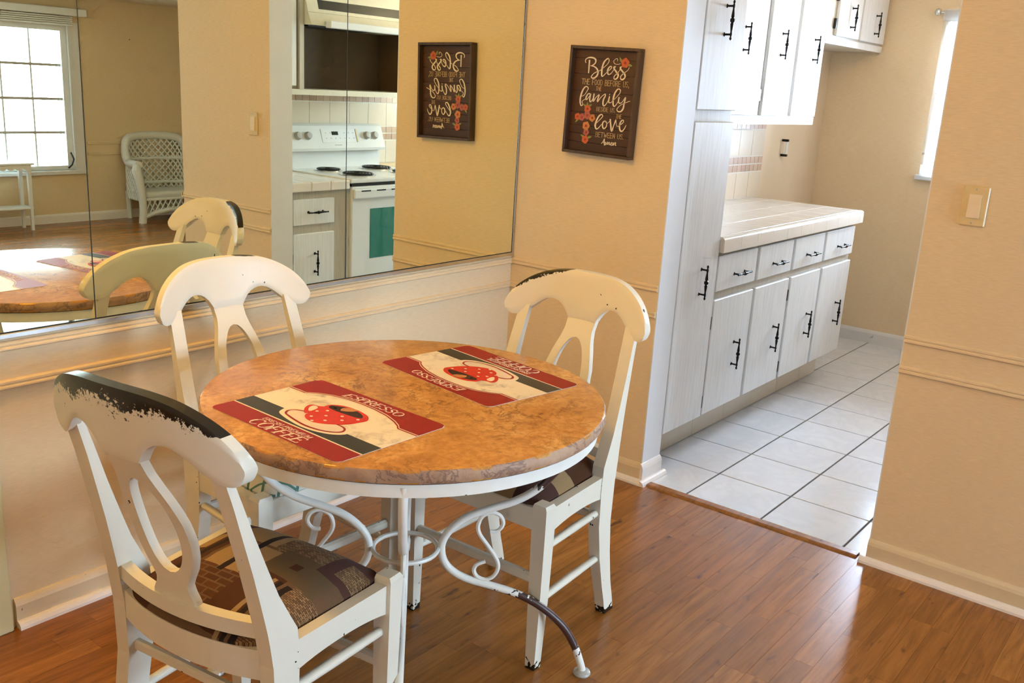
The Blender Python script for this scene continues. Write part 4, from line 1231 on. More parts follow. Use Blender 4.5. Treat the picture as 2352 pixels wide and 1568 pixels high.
    m_.f.append(tuple(o_ + q for q in range(L_)))
    P('seat_pad', m_, seat_mat, True, seat_label)
    return root
make_chair('dining_chair', 'cream chair in front with black-worn top rail, seen from behind', (-2.168, -0.930, 0), -PI / 2 + 0.145, CREST1, PATCH, 'brown patchwork upholstered seat')
make_chair('dining_chair', 'cream chair against the mirrored wall with pale green trellis seat', (-1.472, -0.212, 0), PI - 0.03, CREST2, TRELLIS, 'pale seat with green trellis print')
make_chair('dining_chair', 'cream chair with patchwork seat between the table and the plaque wall', (-0.850, -0.892, 0), PI / 2 + 0.02, CREST3, PATCH, 'brown patchwork upholstered seat')

# ---------------------------------------------------------------- mirror on the left wall
MZ0, MZ1 = 0.801, 2.25
edges = [-0.012, -0.9033, -1.7724, -2.045]
labs = ['mirror panel next to the plaque wall, reflecting the stove', 'middle mirror panel reflecting the white wicker chair', 'leftmost mirror panel reflecting the living room window']
for i in range(3):
    a, b = edges[i + 1], edges[i]
    mp = thing('wall_mirror', labs[i], 'mirror', ((a + b) / 2, 0, MZ0), 0, 'mirror panels on the left wall')
    obj('mirror_glass', MB().box(a + 0.0016, b - 0.0016, -0.006, -0.001, MZ0, MZ1), MIRROR, mp)
    obj('dark_edge', MB().box(a, a + 0.0016, -0.0058, -0.001, MZ0, MZ1).box(b - 0.0016, b, -0.0058, -0.001, MZ0, MZ1).box(a, b, -0.0058, -0.001, MZ0 - 0.003, MZ0), MIRROR_EDGE, mp)
ch = thing('mirror_channel', 'bright metal channel along the lower edge of the mirror', 'trim strip', (-1.0, 0, 0.786))
obj('bottom_channel', MB().cbox(-2.045, -0.002, -0.011, 0.0, 0.784, 0.798, 0.002), CHROME, ch)
obj('side_channel', MB().cbox(-0.0115, -0.004, -0.010, 0.0, 0.784, MZ1, 0.002), CHROME, ch)

# ---------------------------------------------------------------- plaque
TH = math.radians(1.3)
pq = thing('framed_plaque', 'dark wooden framed blessing plaque on the orange wall', 'plaque', (0, -0.3895, 1.4105), rot=(TH, 0, 0))
fx = lambda a, b, d: (-d, -a, b)     # local: a to the right, b up, d out of the wall
PW, PH, FD = 0.1485, 0.1925, 0.035
for nm, a0, a1, b0, b1 in (('frame_side', -PW, PW, PH - 0.011, PH), ('frame_side', -PW, PW, -PH, -PH + 0.011), ('frame_side', -PW, -PW + 0.011, -PH + 0.011, PH - 0.011), ('frame_side', PW - 0.011, PW, -PH + 0.011, PH - 0.011)):
    obj(nm, MB().cbox(-FD, -0.001, -a1, -a0, b0, b1, 0.0012), FRAMEWOOD, pq, False, True)
bounds = [PH - 0.011, 0.146, 0.100, 0.035, -0.038, -0.098, -0.122, -PH + 0.011]
bounds = [0.1815, 0.150, 0.095, 0.034, -0.042, -0.090, -0.118, -0.150, -0.1815]
for i in range(len(bounds) - 1):
    obj('board', MB().cbox(-0.012 - 0.0006 * (i % 2), -0.002, -PW + 0.011, PW - 0.011, bounds[i + 1] + 0.0006, bounds[i] - 0.0006, 0.0006), BOARD, pq, False, True)
for w, lab in (('bless', 'cream script reading Bless'), ('family', 'cream script reading family'), ('love', 'cream script reading love'), ('amen', 'cream script reading Amen')):
    mb = MB()
    for q, st in enumerate(SIGN_STROKES[w]):
        pts = [(a / 1000, b / 1000, ww / 1000) for a, b, ww in st]
        mb.ribbon(catmull(pts, 4) if len(pts) > 2 else pts, fx, 0.0125, 0.0134 + 0.0001 * q)
    obj('lettering', mb, LETTER, pq, False, True, lab)
SANS = {'T': ([[(0, 1), (0.56, 1)], [(0.28, 1), (0.28, 0)]], 0.56), 'H': ([[(0, 0), (0, 1)], [(0.5, 0), (0.5, 1)], [(0, 0.5), (0.5, 0.5)]], 0.5), 'E': ([[(0.42, 1), (0, 1), (0, 0), (0.42, 0)], [(0, 0.52), (0.36, 0.52)]], 0.42),
        'F': ([[(0.42, 1), (0, 1), (0, 0)], [(0, 0.52), (0.36, 0.52)]], 0.42), 'O': ([[(0.24, 1), (0.06, 0.85), (0, 0.5), (0.06, 0.15), (0.24, 0), (0.42, 0.15), (0.48, 0.5), (0.42, 0.85), (0.24, 1)]], 0.48),
        'D': ([[(0, 0), (0, 1), (0.22, 1), (0.42, 0.8), (0.46, 0.5), (0.42, 0.2), (0.22, 0), (0, 0)]], 0.46), 'B': ([[(0, 0), (0, 1), (0.26, 1), (0.40, 0.85), (0.38, 0.62), (0.26, 0.52), (0, 0.52)], [(0.26, 0.52), (0.44, 0.38), (0.44, 0.14), (0.28, 0), (0, 0)]], 0.44),
        'R': ([[(0, 0), (0, 1), (0.26, 1), (0.42, 0.86), (0.40, 0.62), (0.26, 0.5), (0, 0.5)], [(0.22, 0.5), (0.46, 0)]], 0.46), 'U': ([[(0, 1), (0, 0.22), (0.12, 0.02), (0.30, 0.0), (0.44, 0.14), (0.46, 0.3), (0.46, 1)]], 0.46),
        'S': ([[(0.42, 0.86), (0.30, 0.99), (0.12, 0.97), (0.04, 0.80), (0.10, 0.60), (0.32, 0.45), (0.42, 0.25), (0.34, 0.05), (0.14, 0.0), (0, 0.14)]], 0.44), 'I': ([[(0.04, 0), (0.04, 1)]], 0.08),
        'W': ([[(0, 1), (0.18, 0), (0.34, 0.7), (0.50, 0), (0.68, 1)]], 0.68), 'N': ([[(0, 0), (0, 1), (0.44, 0), (0.44, 1)]], 0.44), '.': ([[(0.03, 0.0), (0.03, 0.1)]], 0.08), ',': ([[(0.06, 0.08), (0.0, -0.16)]], 0.08), ' ': ([], 0.34)}
for text, p0, p1, ptop in SIGN_CAPS:
    p0, p1, ptop = [np.array(p) / 1000 for p in (p0, p1, ptop)]
    h = float(ptop[1] - p0[1])
    adv = sum(SANS[c][1] + 0.17 for c in text) - 0.17
    ux = (p1 - p0) / adv
    x = 0.0
    mb = MB()
    for c in text:
        for st in SANS[c][0]:
            q_ = [p0 + ux * (x + p[0]) + np.array((0.0, p[1] * h)) for p in st]
            for e in range(len(q_) - 1):
                dv = q_[e + 1] - q_[e]
                dv = dv / (np.linalg.norm(dv) + 1e-9) * 0.045 * h
                a_, b_ = q_[e] - dv, q_[e + 1] + dv
                mb.ribbon([(float(a_[0]), float(a_[1]), 0.12 * h), (float(b_[0]), float(b_[1]), 0.12 * h)], fx, 0.0125, 0.0134)
        x += SANS[c][1] + 0.17
    obj('lettering', mb, LETTER2, pq, False, True, 'tan capitals reading ' + text)
rf = random.Random(5)
for a, b, r, kind in SIGN_FLOWERS:
    a, b, r = a / 1000, b / 1000, r / 1000 * 1.12
    pts = [(a + r * (1 + 0.09 * math.cos(5 * q * 2 * PI / 30 + a * 300)) * 0.9 * math.cos(q * 2 * PI / 30), b + r * (1 + 0.09 * math.cos(5 * q * 2 * PI / 30 + a * 300)) * 0.9 * math.sin(q * 2 * PI / 30)) for q in range(30)]
    fl = obj('flower', MB().prism(pts, fx, 0.0125, 0.0134 + rf.random() * 0.0004), ROSE[kind], pq, False, True)
    obj('flower_heart', MB().prism([(a + 0.3 * r * math.cos(q * PI / 5), b + 0.3 * r * math.sin(q * PI / 5)) for q in range(10)], fx, 0.0125, 0.0142), ROSEC, fl, False, True)
for a, b, ang in SIGN_LEAVES:
    a, b, an = a / 1000, b / 1000, math.radians(ang)
    pts = []
    for q in range(12):
        t_ = q * 2 * PI / 12
        u, v = 0.0095 * math.cos(t_), 0.0040 * math.sin(t_) * (1 - 0.5 * math.cos(t_))
        pts.append((a + u * math.cos(an) - v * math.sin(an), b + u * math.sin(an) + v * math.cos(an)))
    obj('leaf', MB().prism(pts, fx, 0.0125, 0.0132), LEAF, pq, False, True)

# ---------------------------------------------------------------- light switch and outlet
sw = thing('light_switch', 'ivory rocker light switch on the wall right of the doorway', 'light switch', (0, -1.695, 1.19))
obj('switch_plate', MB().cbox(-0.007, 0, -1.7305, -1.6595, 1.1325, 1.2485, 0.004), IVORY, sw)
mb = MB().hexa([(-0.006, -1.712, 1.157), (-0.006, -1.678, 1.157), (-0.013, -1.678, 1.157), (-0.013, -1.712, 1.157)], [(-0.006, -1.712, 1.224), (-0.006, -1.678, 1.224), (-0.009, -1.678, 1.224), (-0.009, -1.712, 1.224)])
obj('rocker', mb, IVORYL, sw)
for z in (1.239, 1.142):
    obj('screw', MB().cbox(-0.0078, -0.006, -1.6975, -1.6925, z - 0.0025, z + 0.0025, 0.0006), GREYP, sw)
ol = thing('wall_outlet', 'small beige outlet low on the living room wall', 'outlet', (1.92, LY, 0.30))
obj('outlet_plate', MB().cbox(1.885, 1.955, LY, LY + 0.006, 0.245, 0.36, 0.003), IVORY, ol)
for z in (0.275, 0.325):
    obj('socket', MB().cbox(1.905, 1.935, LY + 0.005, LY + 0.009, z - 0.014, z + 0.014, 0.003), IVORYL, ol)

# ---------------------------------------------------------------- kitchen
def pull_mesh(length=0.140):
    """antique spindle pull along Z, posts towards -Y"""
    L = length / 2
    prof = [(0.0, -L), (0.0035, -L + 0.003), (0.0045, -L + 0.008), (0.0025, -L + 0.013), (0.0042, -L + 0.018), (0.0042, -L + 0.024), (0.0030, -L + 0.030), (0.0050, -0.024), (0.0062, -0.012), (0.0040, -0.009), (0.0085, -0.004), (0.0085, 0.004),
            (0.0040, 0.009), (0.0062, 0.012), (0.0050, 0.024), (0.0030, L - 0.030), (0.0042, L - 0.024), (0.0042, L - 0.018), (0.0025, L - 0.013), (0.0045, L - 0.008), (0.0035, L - 0.003), (0.0, L)]
    mb_ = MB().lathe(prof, 10)
    mb_.v = [(p[0], p[1] - 0.026, p[2]) for p in mb_.v]
    for s in (-1, 1):
        mb_.tube([(0, 0, s * (L - 0.021)), (0, -0.026, s * (L - 0.021))], 0.0038, 8)
        m2 = MB().lathe([(0.008, 0.0), (0.006, 0.002), (0.0, 0.003)], 10)
        mb_.add([(p[0], -p[2], s * (L - 0.021) + p[1]) for p in m2.v], m2.f)
    me = mb_.mesh('pull', True)
    me.materials.append(BRONZE)
    return me
PULL = pull_mesh()
def hinge_box(mb_, x, y, z):
    return mb_.box(x - 0.006, x + 0.006, y - 0.004, y, z - 0.03, z + 0.03)
def front(parent, name, x0, x1, z0, z1, yf, m=CAB, th=0.018, sgn=-1, pull=None, pull_rot=0.0, hinge=None):
    """a cabinet front; yf its outer face, sgn -1 faces -Y, +1 faces +Y"""
    d_ = obj(name, MB().cbox(x0, x1, yf, yf - sgn * th, z0, z1, 0.003), m, parent)
    if pull:
        inst('pull', PULL, (pull[0], yf, pull[1]), d_, (0, pull_rot, 0) if sgn < 0 else (0, pull_rot, PI))
    if hinge:
        for hx_, hz_ in hinge:
            obj('hinge', MB().box(hx_ - 0.006, hx_ + 0.006, yf + 0.003 * -sgn, yf + 0.017 * -sgn, hz_ - 0.026, hz_ + 0.026), BLACK, d_)
    return d_
YF = -0.690
# pantry
pn = thing('pantry_cabinet', 'tall narrow white pantry cabinet beside the doorway', 'cabinet', (0.30, -0.38, 0))
obj('carcass', MB().box(0.138, 0.462, -0.672, KB - 0.008, 0.152, 2.30), CABF, pn)
front(pn, 'door', 0.146, 0.458, 0.160, 1.362, YF, pull=(0.322, 0.752))
front(pn, 'door', 0.146, 0.458, 1.404, 2.28, YF, pull=(0.296, 1.722))
# base run under the counter
bc_ = thing('base_cabinet', 'white four-door base cabinet with drawers beyond the doorway', 'cabinet', (1.25, -0.38, 0))
obj('carcass', MB().box(0.463, 2.052, -0.672, KB - 0.008, 0.152, 0.852), CABF, bc_)
for i in range(4):
    x0 = 0.470 + 0.3925 * i
    x1 = x0 + 0.366
    if i == 3:
        x1 = 2.046
    front(bc_, 'drawer', x0, x1, 0.690, 0.836, YF, pull=((x0 + x1) / 2 + 0.02, 0.748), pull_rot=PI / 2)
    hg = {0: [(x0 - 0.001, 0.56), (x0 - 0.001, 0.22)], 1: [], 2: [(x0 - 0.012, 0.57), (x0 - 0.012, 0.22)], 3: []}[i]
    front(bc_, 'door', x0, x1, 0.162, 0.655, YF, pull=((0.700, 1.110, 1.508, 1.905)[i], 0.392), hinge=hg)
# tiled plinth under both
pl = thing('toe_kick', 'tiled plinth strip under the white base cabinets', 'plinth', (1.1, -0.58, 0))
obj('plinth_backing', MB().box(0.138, 2.052, -0.572, -0.55, 0.0, 0.151), GROUT, pl)
xs2 = [0.138, TX0] + [TX0 + TS * i for i in range(1, 6)] + [2.052]
for a, b in zip(xs2[:-1], xs2[1:]):
    obj('plinth_tile', MB().cbox(a + 0.001, b - 0.001, -0.580, -0.572, 0.002, 0.150, 0.001), BTILE, pl)
# tiled counter
ct = thing('countertop', 'cream tiled countertop with rounded front edge over the base cabinets', 'countertop', (1.28, -0.38, 0.85))
obj('counter_bed', MB().box(0.464, 2.096, -0.698, KB, 0.853, 0.908), GROUTW, ct)
def nose_tile(x0, x1, yf):
    pr = [(yf, 0.852), (yf, 0.900), (yf + 0.003, 0.908), (yf + 0.010, 0.9135), (yf + 0.020, 0.9150), (yf + 0.034, 0.9135), (yf + 0.034, 0.9075), (yf + 0.009, 0.9075), (yf + 0.009, 0.852)]
    m_ = MB()
    n_ = len(pr)
    m_.v = [(x, y, z) for x in (x0, x1) for y, z in pr]
    m_.f = [(i, (i + 1) % n_, n_ + (i + 1) % n_, n_ + i) for i in range(n_)] + [tuple(range(n_)), tuple(range(2 * n_ - 1, n_ - 1, -1))]
    return m_
CP = 0.158
xc = [0.466]
while xc[-1] + CP < 2.08:
    xc.append(xc[-1] + CP)
xc.append(2.10)
for a, b in zip(xc[:-1], xc[1:]):
    obj('edge_tile', nose_tile(a + 0.001, b - 0.001, -0.706), CTILE, ct, True)
yc_ = [-0.671, -0.513, -0.355, -0.197, KB]
for a, b in zip(xc[:-1], xc[1:]):
    for c, d in zip(yc_[:-1], yc_[1:]):
        obj('counter_tile', MB().cbox(a + 0.001, b - 0.001, c + 0.001, d - 0.001, 0.905, 0.914, 0.001), CTILE, ct)
# wall tiles behind the counter, children of the wall they sit on
def splash(wall, x0, x1, y, sgn, xa, zlow, zhigh):
    zr = [(0.916, 1.056, BTILE, CP), (1.060, 1.099, ATILE, CP / 3), (1.103, 1.142, ATILE, CP / 3), (1.146, 1.286, BTILE, CP), (1.290, 1.331, ATILE, CP / 3)]
    for z0, z1, m, w in zr:
        if z1 < zlow or z0 > zhigh:
            continue
        n_ = int((x1 - x0) / w + 0.5)
        for i in range(n_):
            a, b = x0 + (x1 - x0) * i / n_, x0 + (x1 - x0) * (i + 1) / n_
            o_ = obj('accent_tile' if m is ATILE else 'wall_tile', MB().box(a + 0.0015, b - 0.0015, y, y + sgn * 0.006, z0 + 0.0015, z1 - 0.0015), m, wall)
    obj('tile_grout', MB().box(x0, x1, y, y + sgn * 0.0035, 0.914, 1.333), GROUTW, wall)
splash(bpy.data.objects['wall_kitchen_back'], 1.05, 2.157, KB, -1, 0, 0, 9)
# small bar fixed to the wall over the counter
hb = thing('wall_bar', 'small white upright bar with dark ends on the wall above the counter', 'towel bar', (2.42, KB, 1.18))
obj('bar', MB().tube([(2.42, KB - 0.03, 1.145), (2.42, KB - 0.03, 1.222)], 0.007, 10), WHITEP, hb, True)
for z in (1.141, 1.226):
    obj('bar_end', MB().cbox(2.411, 2.429, KB - 0.038, KB, z - 0.007, z + 0.007, 0.002), BRONZE, hb)
# wall cabinets
uc = thing('wall_cabinet', 'white three-door wall cabinet above the tiled counter', 'wall cabinet', (1.5, -0.22, 1.335))
obj('carcass', MB().box(0.70, 2.060, -0.367, KB, 1.335, 2.25), CABF, uc)
obj('bottom_rail', MB().box(0.70, 2.060, -0.376, -0.366, 1.335, 1.372), CAB, uc)
for x0, x1, px in ((0.98, 1.335, 1.106), (1.375, 1.690, 1.516), (1.725, 2.052, 1.923)):
    front(uc, 'door', x0, x1, 1.376, 2.24, -0.385, pull=(px, 1.71), hinge=[(x1 + 0.012, 1.47)] if x0 < 1.1 else None)
of = thing('wall_cabinet', 'short white two-door wall cabinet in the far kitchen corner', 'wall cabinet', (2.52, -0.22, 1.755))
obj('carcass', MB().box(2.085, 2.985, -0.367, KB, 1.755, 2.25), CABF, of)
obj('bottom_rail', MB().box(2.085, 2.985, -0.376, -0.366, 1.755, 1.790), CAB, of)
obj('side_panel', MB().box(2.07, 2.086, -0.367, KB, 1.755, 2.25), CAB, of)
front(of, 'door', 2.205, 2.548, 1.800, 2.24, -0.385, pull=(2.394, 1.905), hinge=[(2.190, 1.86), (2.190, 2.0)])
front(of, 'door', 2.580, 2.972, 1.800, 2.24, -0.385, pull=(2.79, 1.90))
struct('trim_%d' % k, MB().box(0.70, 2.985, -0.40, KB, 2.251, HC - 0.001), KWALL)
k += 1

# ---- stove side, seen in the mirror
YS = -1.585
sb = thing('base_cabinet', 'narrow white base cabinet left of the stove in the mirror', 'cabinet', (0.32, -1.9, 0))
obj('carcass', MB().box(0.137, 0.535, KS, YS - 0.016, 0.095, 0.850), CABF, sb)
obj('plinth', MB().box(0.137, 0.535, KS, YS - 0.07, 0.0, 0.095), GROUT, sb)
front(sb, 'drawer', 0.158, 0.436, 0.676, 0.812, YS, sgn=1, pull=(0.305, 0.742), pull_rot=PI / 2)
front(sb, 'door', 0.158, 0.436, 0.150, 0.630, YS, sgn=1, pull=(0.300, 0.47), hinge=[(0.150, 0.50), (0.150, 0.22)])
c2 = thing('countertop', 'short cream tiled countertop left of the stove in the mirror', 'countertop', (0.33, -1.9, 0.85))
obj('counter_bed', MB().box(0.137, 0.532, KS, YS + 0.004, 0.851, 0.892), GROUTW, c2)
for a, b in ((0.137, 0.268), (0.268, 0.400), (0.400, 0.536)):
    obj('edge_tile', MB().cbox(a + 0.001, b - 0.001, YS - 0.02, YS + 0.012, 0.851, 0.900, 0.006, 2), CTILE, c2)
    for c, d in ((YS - 0.17, YS - 0.02), (YS - 0.32, YS - 0.17), (YS - 0.47, YS - 0.32), (KS, YS - 0.47)):
        obj('counter_tile', MB().cbox(a + 0.001, b - 0.001, c + 0.001, d - 0.001, 0.889, 0.899, 0.001), CTILE, c2)
splash(bpy.data.objects['wall_stove'], 0.14, 2.03, KS, 1, 0, 0, 9)

st_ = thing('stove', 'white electric coil stove with knobs on its back panel, in the mirror', 'stove', (0.92, -1.9, 0))
SX0, SX1, SY = 0.545, 1.305, -1.585
obj('body', MB().cbox(SX0, SX1, KS + 0.008, SY - 0.02, 0.03, 0.885, 0.004), ENAMEL, st_)
obj('cooktop', MB().cbox(SX0 - 0.003, SX1 + 0.003, KS + 0.01, SY + 0.012, 0.880, 0.905, 0.007, 2), ENAMEL, st_)
od = obj('oven_door', MB().cbox(SX0 + 0.008, SX1 - 0.008, SY - 0.02, SY + 0.008, 0.25, 0.862, 0.006, 2), ENAMEL, st_)
obj('oven_window', MB().cbox(SX0 + 0.145, SX1 - 0.145, SY + 0.006, SY + 0.010, 0.452, 0.735, 0.002), OVENGL, od)
obj('door_handle', MB().cbox(SX0 + 0.01, SX1 - 0.01, SY + 0.005, SY + 0.028, 0.795, 0.850, 0.008, 2), ENAMEL, od)
for a in range(6):
    obj('vent_slot', MB().box(SX0 + 0.06 + a * 0.115, SX0 + 0.13 + a * 0.115, SY + 0.0275, SY + 0.029, 0.835, 0.842), BLACK, od)
obj('drawer', MB().cbox(SX0 + 0.008, SX1 - 0.008, SY - 0.02, SY + 0.006, 0.05, 0.24, 0.006, 2), ENAMEL, st_)
obj('dark_gap', MB().box(SX0 + 0.01, SX1 - 0.01, SY - 0.02, SY + 0.002, 0.864, 0.879), BLACK, st_)
# sloping control panel
mb = MB()
pr = [(KS + 0.01, 0.905), (KS + 0.055, 0.905), (KS + 0.055, 1.000), (KS + 0.100, 1.006), (KS + 0.105, 1.022), (KS + 0.060, 1.150), (KS + 0.030, 1.162), (KS + 0.01, 1.160)]
n = len(pr)
mb.v = [(x, y, z) for x in (SX0 + 0.004, SX1 - 0.004) for y, z in pr]
mb.f = [(i, (i + 1) % n, n + (i + 1) % n, n + i) for i in range(n)] + [tuple(range(n)), tuple(range(2 * n - 1, n - 1, -1))]
cp_ = obj('control_panel', mb, ENAMEL, st_)
pn_n = Vector((0, 0.128, 0.045)).normalized()
def on_panel(x, t_):
    return Vector((x, KS + 0.105 - 0.045 * t_, 1.022 + 0.128 * t_))
for x in (SX0 + 0.075, SX0 + 0.150, SX1 - 0.145, SX1 - 0.078):
    c_ = on_panel(x, 0.55)
    m2 = MB().lathe([(0.024, 0.0), (0.023, 0.012), (0.018, 0.022), (0.0, 0.023)], 18)
    ax_ = Vector((1, 0, 0)); up_ = pn_n.cross(ax_)
    m2.v = [tuple(c_ + ax_ * p[0] + up_ * p[1] + pn_n * p[2]) for p in m2.v]
    obj('knob', m2, GREYP, cp_, True)
def panel_quad(x0, x1, t0, t1, h):
    m2 = MB()
    a, b, c, d = on_panel(x0, t0), on_panel(x1, t0), on_panel(x1, t1), on_panel(x0, t1)
    return m2.hexa([a, b, c, d], [p + pn_n * h for p in (a, b, c, d)])
obj('keypad', panel_quad(SX0 + 0.255, SX1 - 0.235, 0.25, 0.85, 0.002), WHITEP, cp_)
obj('keypad_edge', panel_quad(SX1 - 0.232, SX1 - 0.222, 0.25, 0.85, 0.004), IVORY, cp_)
obj('display', panel_quad(SX0 + 0.335, SX0 + 0.385, 0.58, 0.74, 0.003), LCD, cp_)
for a in range(7):
    for b in range(2):
        if b == 1 and 1 < a < 4:
            continue
        obj('key_mark', panel_quad(SX0 + 0.285 + a * 0.036, SX0 + 0.293 + a * 0.036, 0.42 + b * 0.24, 0.45 + b * 0.24, 0.0028), GREYP, cp_)
obj('maker_mark', panel_quad(SX0 + 0.345, SX0 + 0.40, 0.12, 0.15, 0.001), GREYP, cp_)
for x, y, r in ((SX0 + 0.19, SY - 0.15, 0.092), (SX0 + 0.57, SY - 0.16, 0.072), (SX0 + 0.19, SY - 0.40, 0.072), (SX0 + 0.57, SY - 0.40, 0.092)):
    bw = obj('drip_bowl', MB().lathe([(r + 0.014, 0.9055), (r + 0.012, 0.9085), (r, 0.907), (r * 0.5, 0.906), (0.0, 0.906)], 32, (x, y)), CHROME, st_, True)
    pts = []
    for q in range(150):
        rr_ = 0.016 + (r - 0.018) * q / 149
        an = q / 149 * 2 * PI * 4.2
        pts.append((x + rr_ * math.cos(an), y + rr_ * math.sin(an), 0.9145))
    obj('coil', MB().tube(pts, 0.0048, 6), BLACK, bw, True)

hood_y = -1.90
hd = thing('hood_cupboard', 'open dark-lined cupboard shelf above the stove, in the mirror', 'cupboard', (0.92, -2.0, 1.33))
HX0, HX1 = 0.480, 1.330
obj('bottom_board', MB().box(HX0 - 0.09, HX1 + 0.02, KS + 0.007, hood_y + 0.01, 1.332, 1.362), HOODM, hd)
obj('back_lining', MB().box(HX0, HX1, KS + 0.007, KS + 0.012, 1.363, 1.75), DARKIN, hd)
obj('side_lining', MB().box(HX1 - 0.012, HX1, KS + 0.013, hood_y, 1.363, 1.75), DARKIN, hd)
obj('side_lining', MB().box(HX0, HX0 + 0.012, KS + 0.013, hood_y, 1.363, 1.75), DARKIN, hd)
obj('side_panel', MB().box(HX0 - 0.03, HX0 - 0.001, KS + 0.007, hood_y + 0.01, 1.363, 2.3), CABF, hd)
obj('side_panel', MB().box(HX1 + 0.001, HX1 + 0.03, KS + 0.007, hood_y + 0.01, 1.363, 2.3), CABF, hd)
rh = thing('range_hood', 'cream range hood with black vent strip, in the mirror', 'range hood', (0.92, -1.95, 1.68))
obj('hood_body', MB().hexa([(HX0 + 0.002, KS + 0.015, 1.700), (HX1 - 0.013, KS + 0.015, 1.700), (HX1 - 0.013, -1.83, 1.700), (HX0 + 0.002, -1.83, 1.700)],
                           [(HX0 + 0.002, KS + 0.015, 1.765), (HX1 - 0.013, KS + 0.015, 1.765), (HX1 - 0.013, -1.86, 1.765), (HX0 + 0.002, -1.86, 1.765)]), HOODM, rh)
obj('hood_lip', MB().cbox(HX0 + 0.10, HX1 - 0.013, -1.835, -1.79, 1.690, 1.728, 0.004), WHITEP, rh)
obj('hood_front', MB().hexa([(HX0 + 0.002, -1.95, 1.766), (HX1 - 0.013, -1.95, 1.766), (HX1 - 0.013, -1.86, 1.766), (HX0 + 0.002, -1.86, 1.766)],
                            [(HX0 + 0.002, -1.99, 1.90), (HX1 - 0.013, -1.99, 1.90), (HX1 - 0.013, -1.90, 1.90), (HX0 + 0.002, -1.90, 1.90)]), HOODM, rh)
obj('vent_strip', MB().hexa([(HX0 + 0.08, -1.87, 1.785), (HX1 - 0.02, -1.87, 1.785), (HX1 - 0.02, -1.864, 1.785), (HX0 + 0.08, -1.864, 1.785)],
                            [(HX0 + 0.08, -1.89, 1.845), (HX1 - 0.02, -1.89, 1.845), (HX1 - 0.02, -1.884, 1.845), (HX0 + 0.08, -1.884, 1.845)]), BLACK, rh)
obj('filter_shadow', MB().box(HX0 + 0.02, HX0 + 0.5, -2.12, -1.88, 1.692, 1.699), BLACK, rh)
su = thing('wall_cabinet', 'white wall cabinet beside the range hood, in the mirror', 'wall cabinet', (0.28, -2.05, 1.34))
obj('carcass', MB().box(0.137, HX0 - 0.032, KS + 0.007, hood_y - 0.014, 1.345, 2.3), CABF, su)
front(su, 'door', 0.155, HX0 - 0.045, 1.378, 2.28, hood_y + 0.004, sgn=1)

# ---------------------------------------------------------------- living room, seen in the mirror
wk = thing('wicker_chair', 'white wicker armchair by the living room wall, in the mirror', 'armchair', (2.16, -5.98, 0))
def W_(n_, mb_, sm=True, m=WICKER):
    return obj(n_, mb_, m, wk, sm, True)
# curved lattice back and arms follow a U in plan
def plan(s_):
    """s_ in -1..1 round the U: arm front, back, arm front"""
    a = s_ * 1.0
    if abs(a) < 0.5:
        t_ = a / 0.5 * (PI / 2)
        return (0.315 * math.sin(t_), -0.13 - 0.08 * math.cos(t_))
    t_ = (abs(a) - 0.5) / 0.5
    return (math.copysign(0.315 + 0.03 * t_, a), -0.13 + 0.28 * t_)
def toph(s_):
    a = abs(s_)
    t_ = min(1.0, max(0.0, (a - 0.28) / 0.34))
    t_ = t_ * t_ * (3 - 2 * t_)
    return 0.778 - 0.02 * (min(a, 0.28) / 0.28) ** 2 - 0.225 * t_
def shell(mb_, s0, s1, z0, dirn, count, lift):
    for q in range(count):
        base = s0 - (1.0) + (s1 - s0 + 2.0) * q / count
        pts = []
        for e in range(17):
            t_ = e / 16
            s_ = base + dirn * (t_ - 0.5) * 0.62
            if s_ < s0 or s_ > s1:
                continue
            x, y = plan(s_)
            z = z0 + (0.80 - z0) * t_
            if z > toph(s_) - 0.01:
                continue
            pts.append((x * lift, y * lift, z))
        if len(pts) > 1:
            mb_.tube(pts, 0.0085, 5, False, False)
for dirn, nm in ((1, 'lattice'), (-1, 'lattice')):
    mb = MB()
    shell(mb, -0.95, 0.95, 0.20, dirn, 58, 1.0 + 0.01 * dirn)
    o = W_(nm, mb)
    o['kind'] = 'stuff'
roll = [(*plan(s_), toph(s_)) for s_ in np.linspace(-0.97, 0.97, 60)]
W_('rolled_rim', MB().tube([(p[0] * 1.02, p[1] * 1.02, p[2]) for p in roll], [0.036 + 0.010 * abs(math.sin(q * 0.8)) * 0.2 for q in range(60)], 10))
for zz in (0.33, 0.56):
    W_('woven_band', MB().tube([(*[c * 1.0 for c in plan(s_)], zz) for s_ in np.linspace(-0.48, 0.48, 30)], 0.016, 8))
W_('seat', MB().cbox(-0.30, 0.30, -0.18, 0.17, 0.225, 0.285, 0.025, 3))
for s_ in (-1, 1):
    W_('arm_panel', MB().tube([(s_ * 0.345, 0.155, 0.0), (s_ * 0.34, 0.165, 0.12), (s_ * 0.345, 0.17, 0.25), (s_ * 0.365, 0.16, 0.40), (s_ * 0.385, 0.15, 0.49), (s_ * 0.37, 0.13, 0.53)], [0.036, 0.034, 0.034, 0.040, 0.046, 0.030], 10))
    W_('leg', MB().tube([(s_ * 0.27, -0.19, 0.0), (s_ * 0.28, -0.19, 0.26)], 0.026, 8))
mb = MB()
for q in range(13):
    x = -0.33 + 0.66 * q / 12
    low = 0.085 + 0.025 * (1 - (x / 0.33) ** 2)
    for dr in (-1, 1):
        x2 = x + dr * 0.075
        if abs(x2) <= 0.34:
            mb.tube([(x, 0.165 + 0.004 * dr, low), (x2, 0.165 + 0.004 * dr, 0.225)], 0.0075, 5, False, False)
o = W_('skirt_lattice', mb)
o['kind'] = 'stuff'
arc = [(-0.33 + 0.66 * q / 20, 0.165, 0.055 + 0.060 * (1 - (2 * q / 20 - 1) ** 2)) for q in range(21)]
W_('skirt_rim', MB().tube(arc, 0.022, 8))
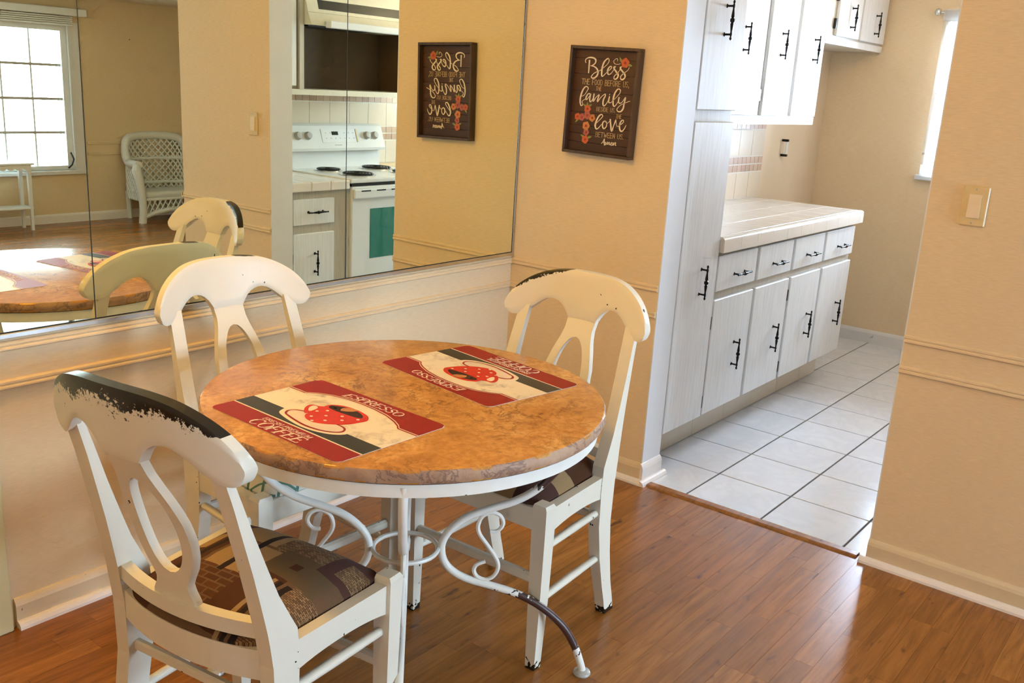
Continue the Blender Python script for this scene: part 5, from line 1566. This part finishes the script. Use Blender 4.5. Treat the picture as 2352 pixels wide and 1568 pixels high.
obj('skirt_rail', MB().cbox(-0.33, 0.33, 0.150, 0.178, 0.205, 0.232, 0.008, 2), WICKER, wk, True, True)

ps = thing('plant_stand', 'small white plant stand before the living room window, in the mirror', 'plant stand', (0.66, -6.0, 0))
obj('top_board', MB().cbox(0.44, 0.885, -6.12, -5.90, 0.556, 0.574, 0.004), WHITEP, ps)
for x in (0.475, 0.845):
    for y in (-6.09, -5.93):
        obj('leg', MB().hexa([(x - 0.011, y - 0.011, 0), (x + 0.011, y - 0.011, 0), (x + 0.011, y + 0.011, 0), (x - 0.011, y + 0.011, 0)], [(x - 0.016, y - 0.014, 0.556), (x + 0.016, y - 0.014, 0.556), (x + 0.016, y + 0.014, 0.556), (x - 0.016, y + 0.014, 0.556)]), WHITEP, ps)
obj('shelf', MB().cbox(0.455, 0.865, -6.10, -5.92, 0.182, 0.198, 0.003), WHITEP, ps)
for y in (-5.915, -6.105):
    mb = MB()
    N = 24
    for q in range(N + 1):
        x = 0.46 + 0.40 * q / N
        lo = 0.532 - 0.022 * abs(math.sin(q * PI / 4))
        mb.v += [(x, y - 0.005, lo), (x, y + 0.005, lo), (x, y + 0.005, 0.556), (x, y - 0.005, 0.556)]
    for q in range(N):
        for e in range(4):
            mb.f.append((4 * q + e, 4 * q + (e + 1) % 4, 4 * q + 4 + (e + 1) % 4, 4 * q + 4 + e))
    mb.f += [(3, 2, 1, 0), tuple(4 * N + e for e in range(4))]
    obj('scalloped_apron', mb, WHITEP, ps)

# ---------------------------------------------------------------- warm ceiling lamps (above the frame), two of them added as fill
def ceiling_lamp(x, y, watt, label, col=(1.0, 0.55, 0.055)):
    lp = thing('ceiling_lamp', label, 'ceiling lamp', (x, y, HC))
    obj('lamp_base', MB().lathe([(0.15, HC - 0.03), (0.16, HC - 0.02), (0.16, HC)], 32, (x, y)), CHROME, lp, True)
    t_ = NT('frosted_lamp_glass')
    t_.b.inputs['Emission Color'].default_value = (*col, 1)
    t_.b.inputs['Emission Strength'].default_value = 3.0
    t_.fin(S(250, 236, 210), 0.4)
    obj('lamp_bowl', MB().lathe([(0.0, HC - 0.11), (0.06, HC - 0.104), (0.11, HC - 0.085), (0.14, HC - 0.055), (0.148, HC - 0.031)], 32, (x, y)), t_.m, lp, True)
    d = bpy.data.lights.new('lamp_light', 'POINT')
    d.energy = watt
    d.color = col
    d.shadow_soft_size = 0.14
    o_ = bpy.data.objects.new('lamp_light', d)
    COL.objects.link(o_)
    o_.parent = lp
    o_.location = (0, 0, -0.24)
ceiling_lamp(-2.0, -0.44, 50, 'round frosted ceiling lamp over the marble table')
ceiling_lamp(-3.7, -1.7, 18, 'unseen ceiling lamp added behind the camera', (1.0, 0.68, 0.20))  # added fill, warms the chair back and the switch wall
ceiling_lamp(1.75, -1.25, 16, 'unseen ceiling lamp added in the kitchen', (1.0, 0.80, 0.56))  # added fill, brightens and warms the kitchen end wall
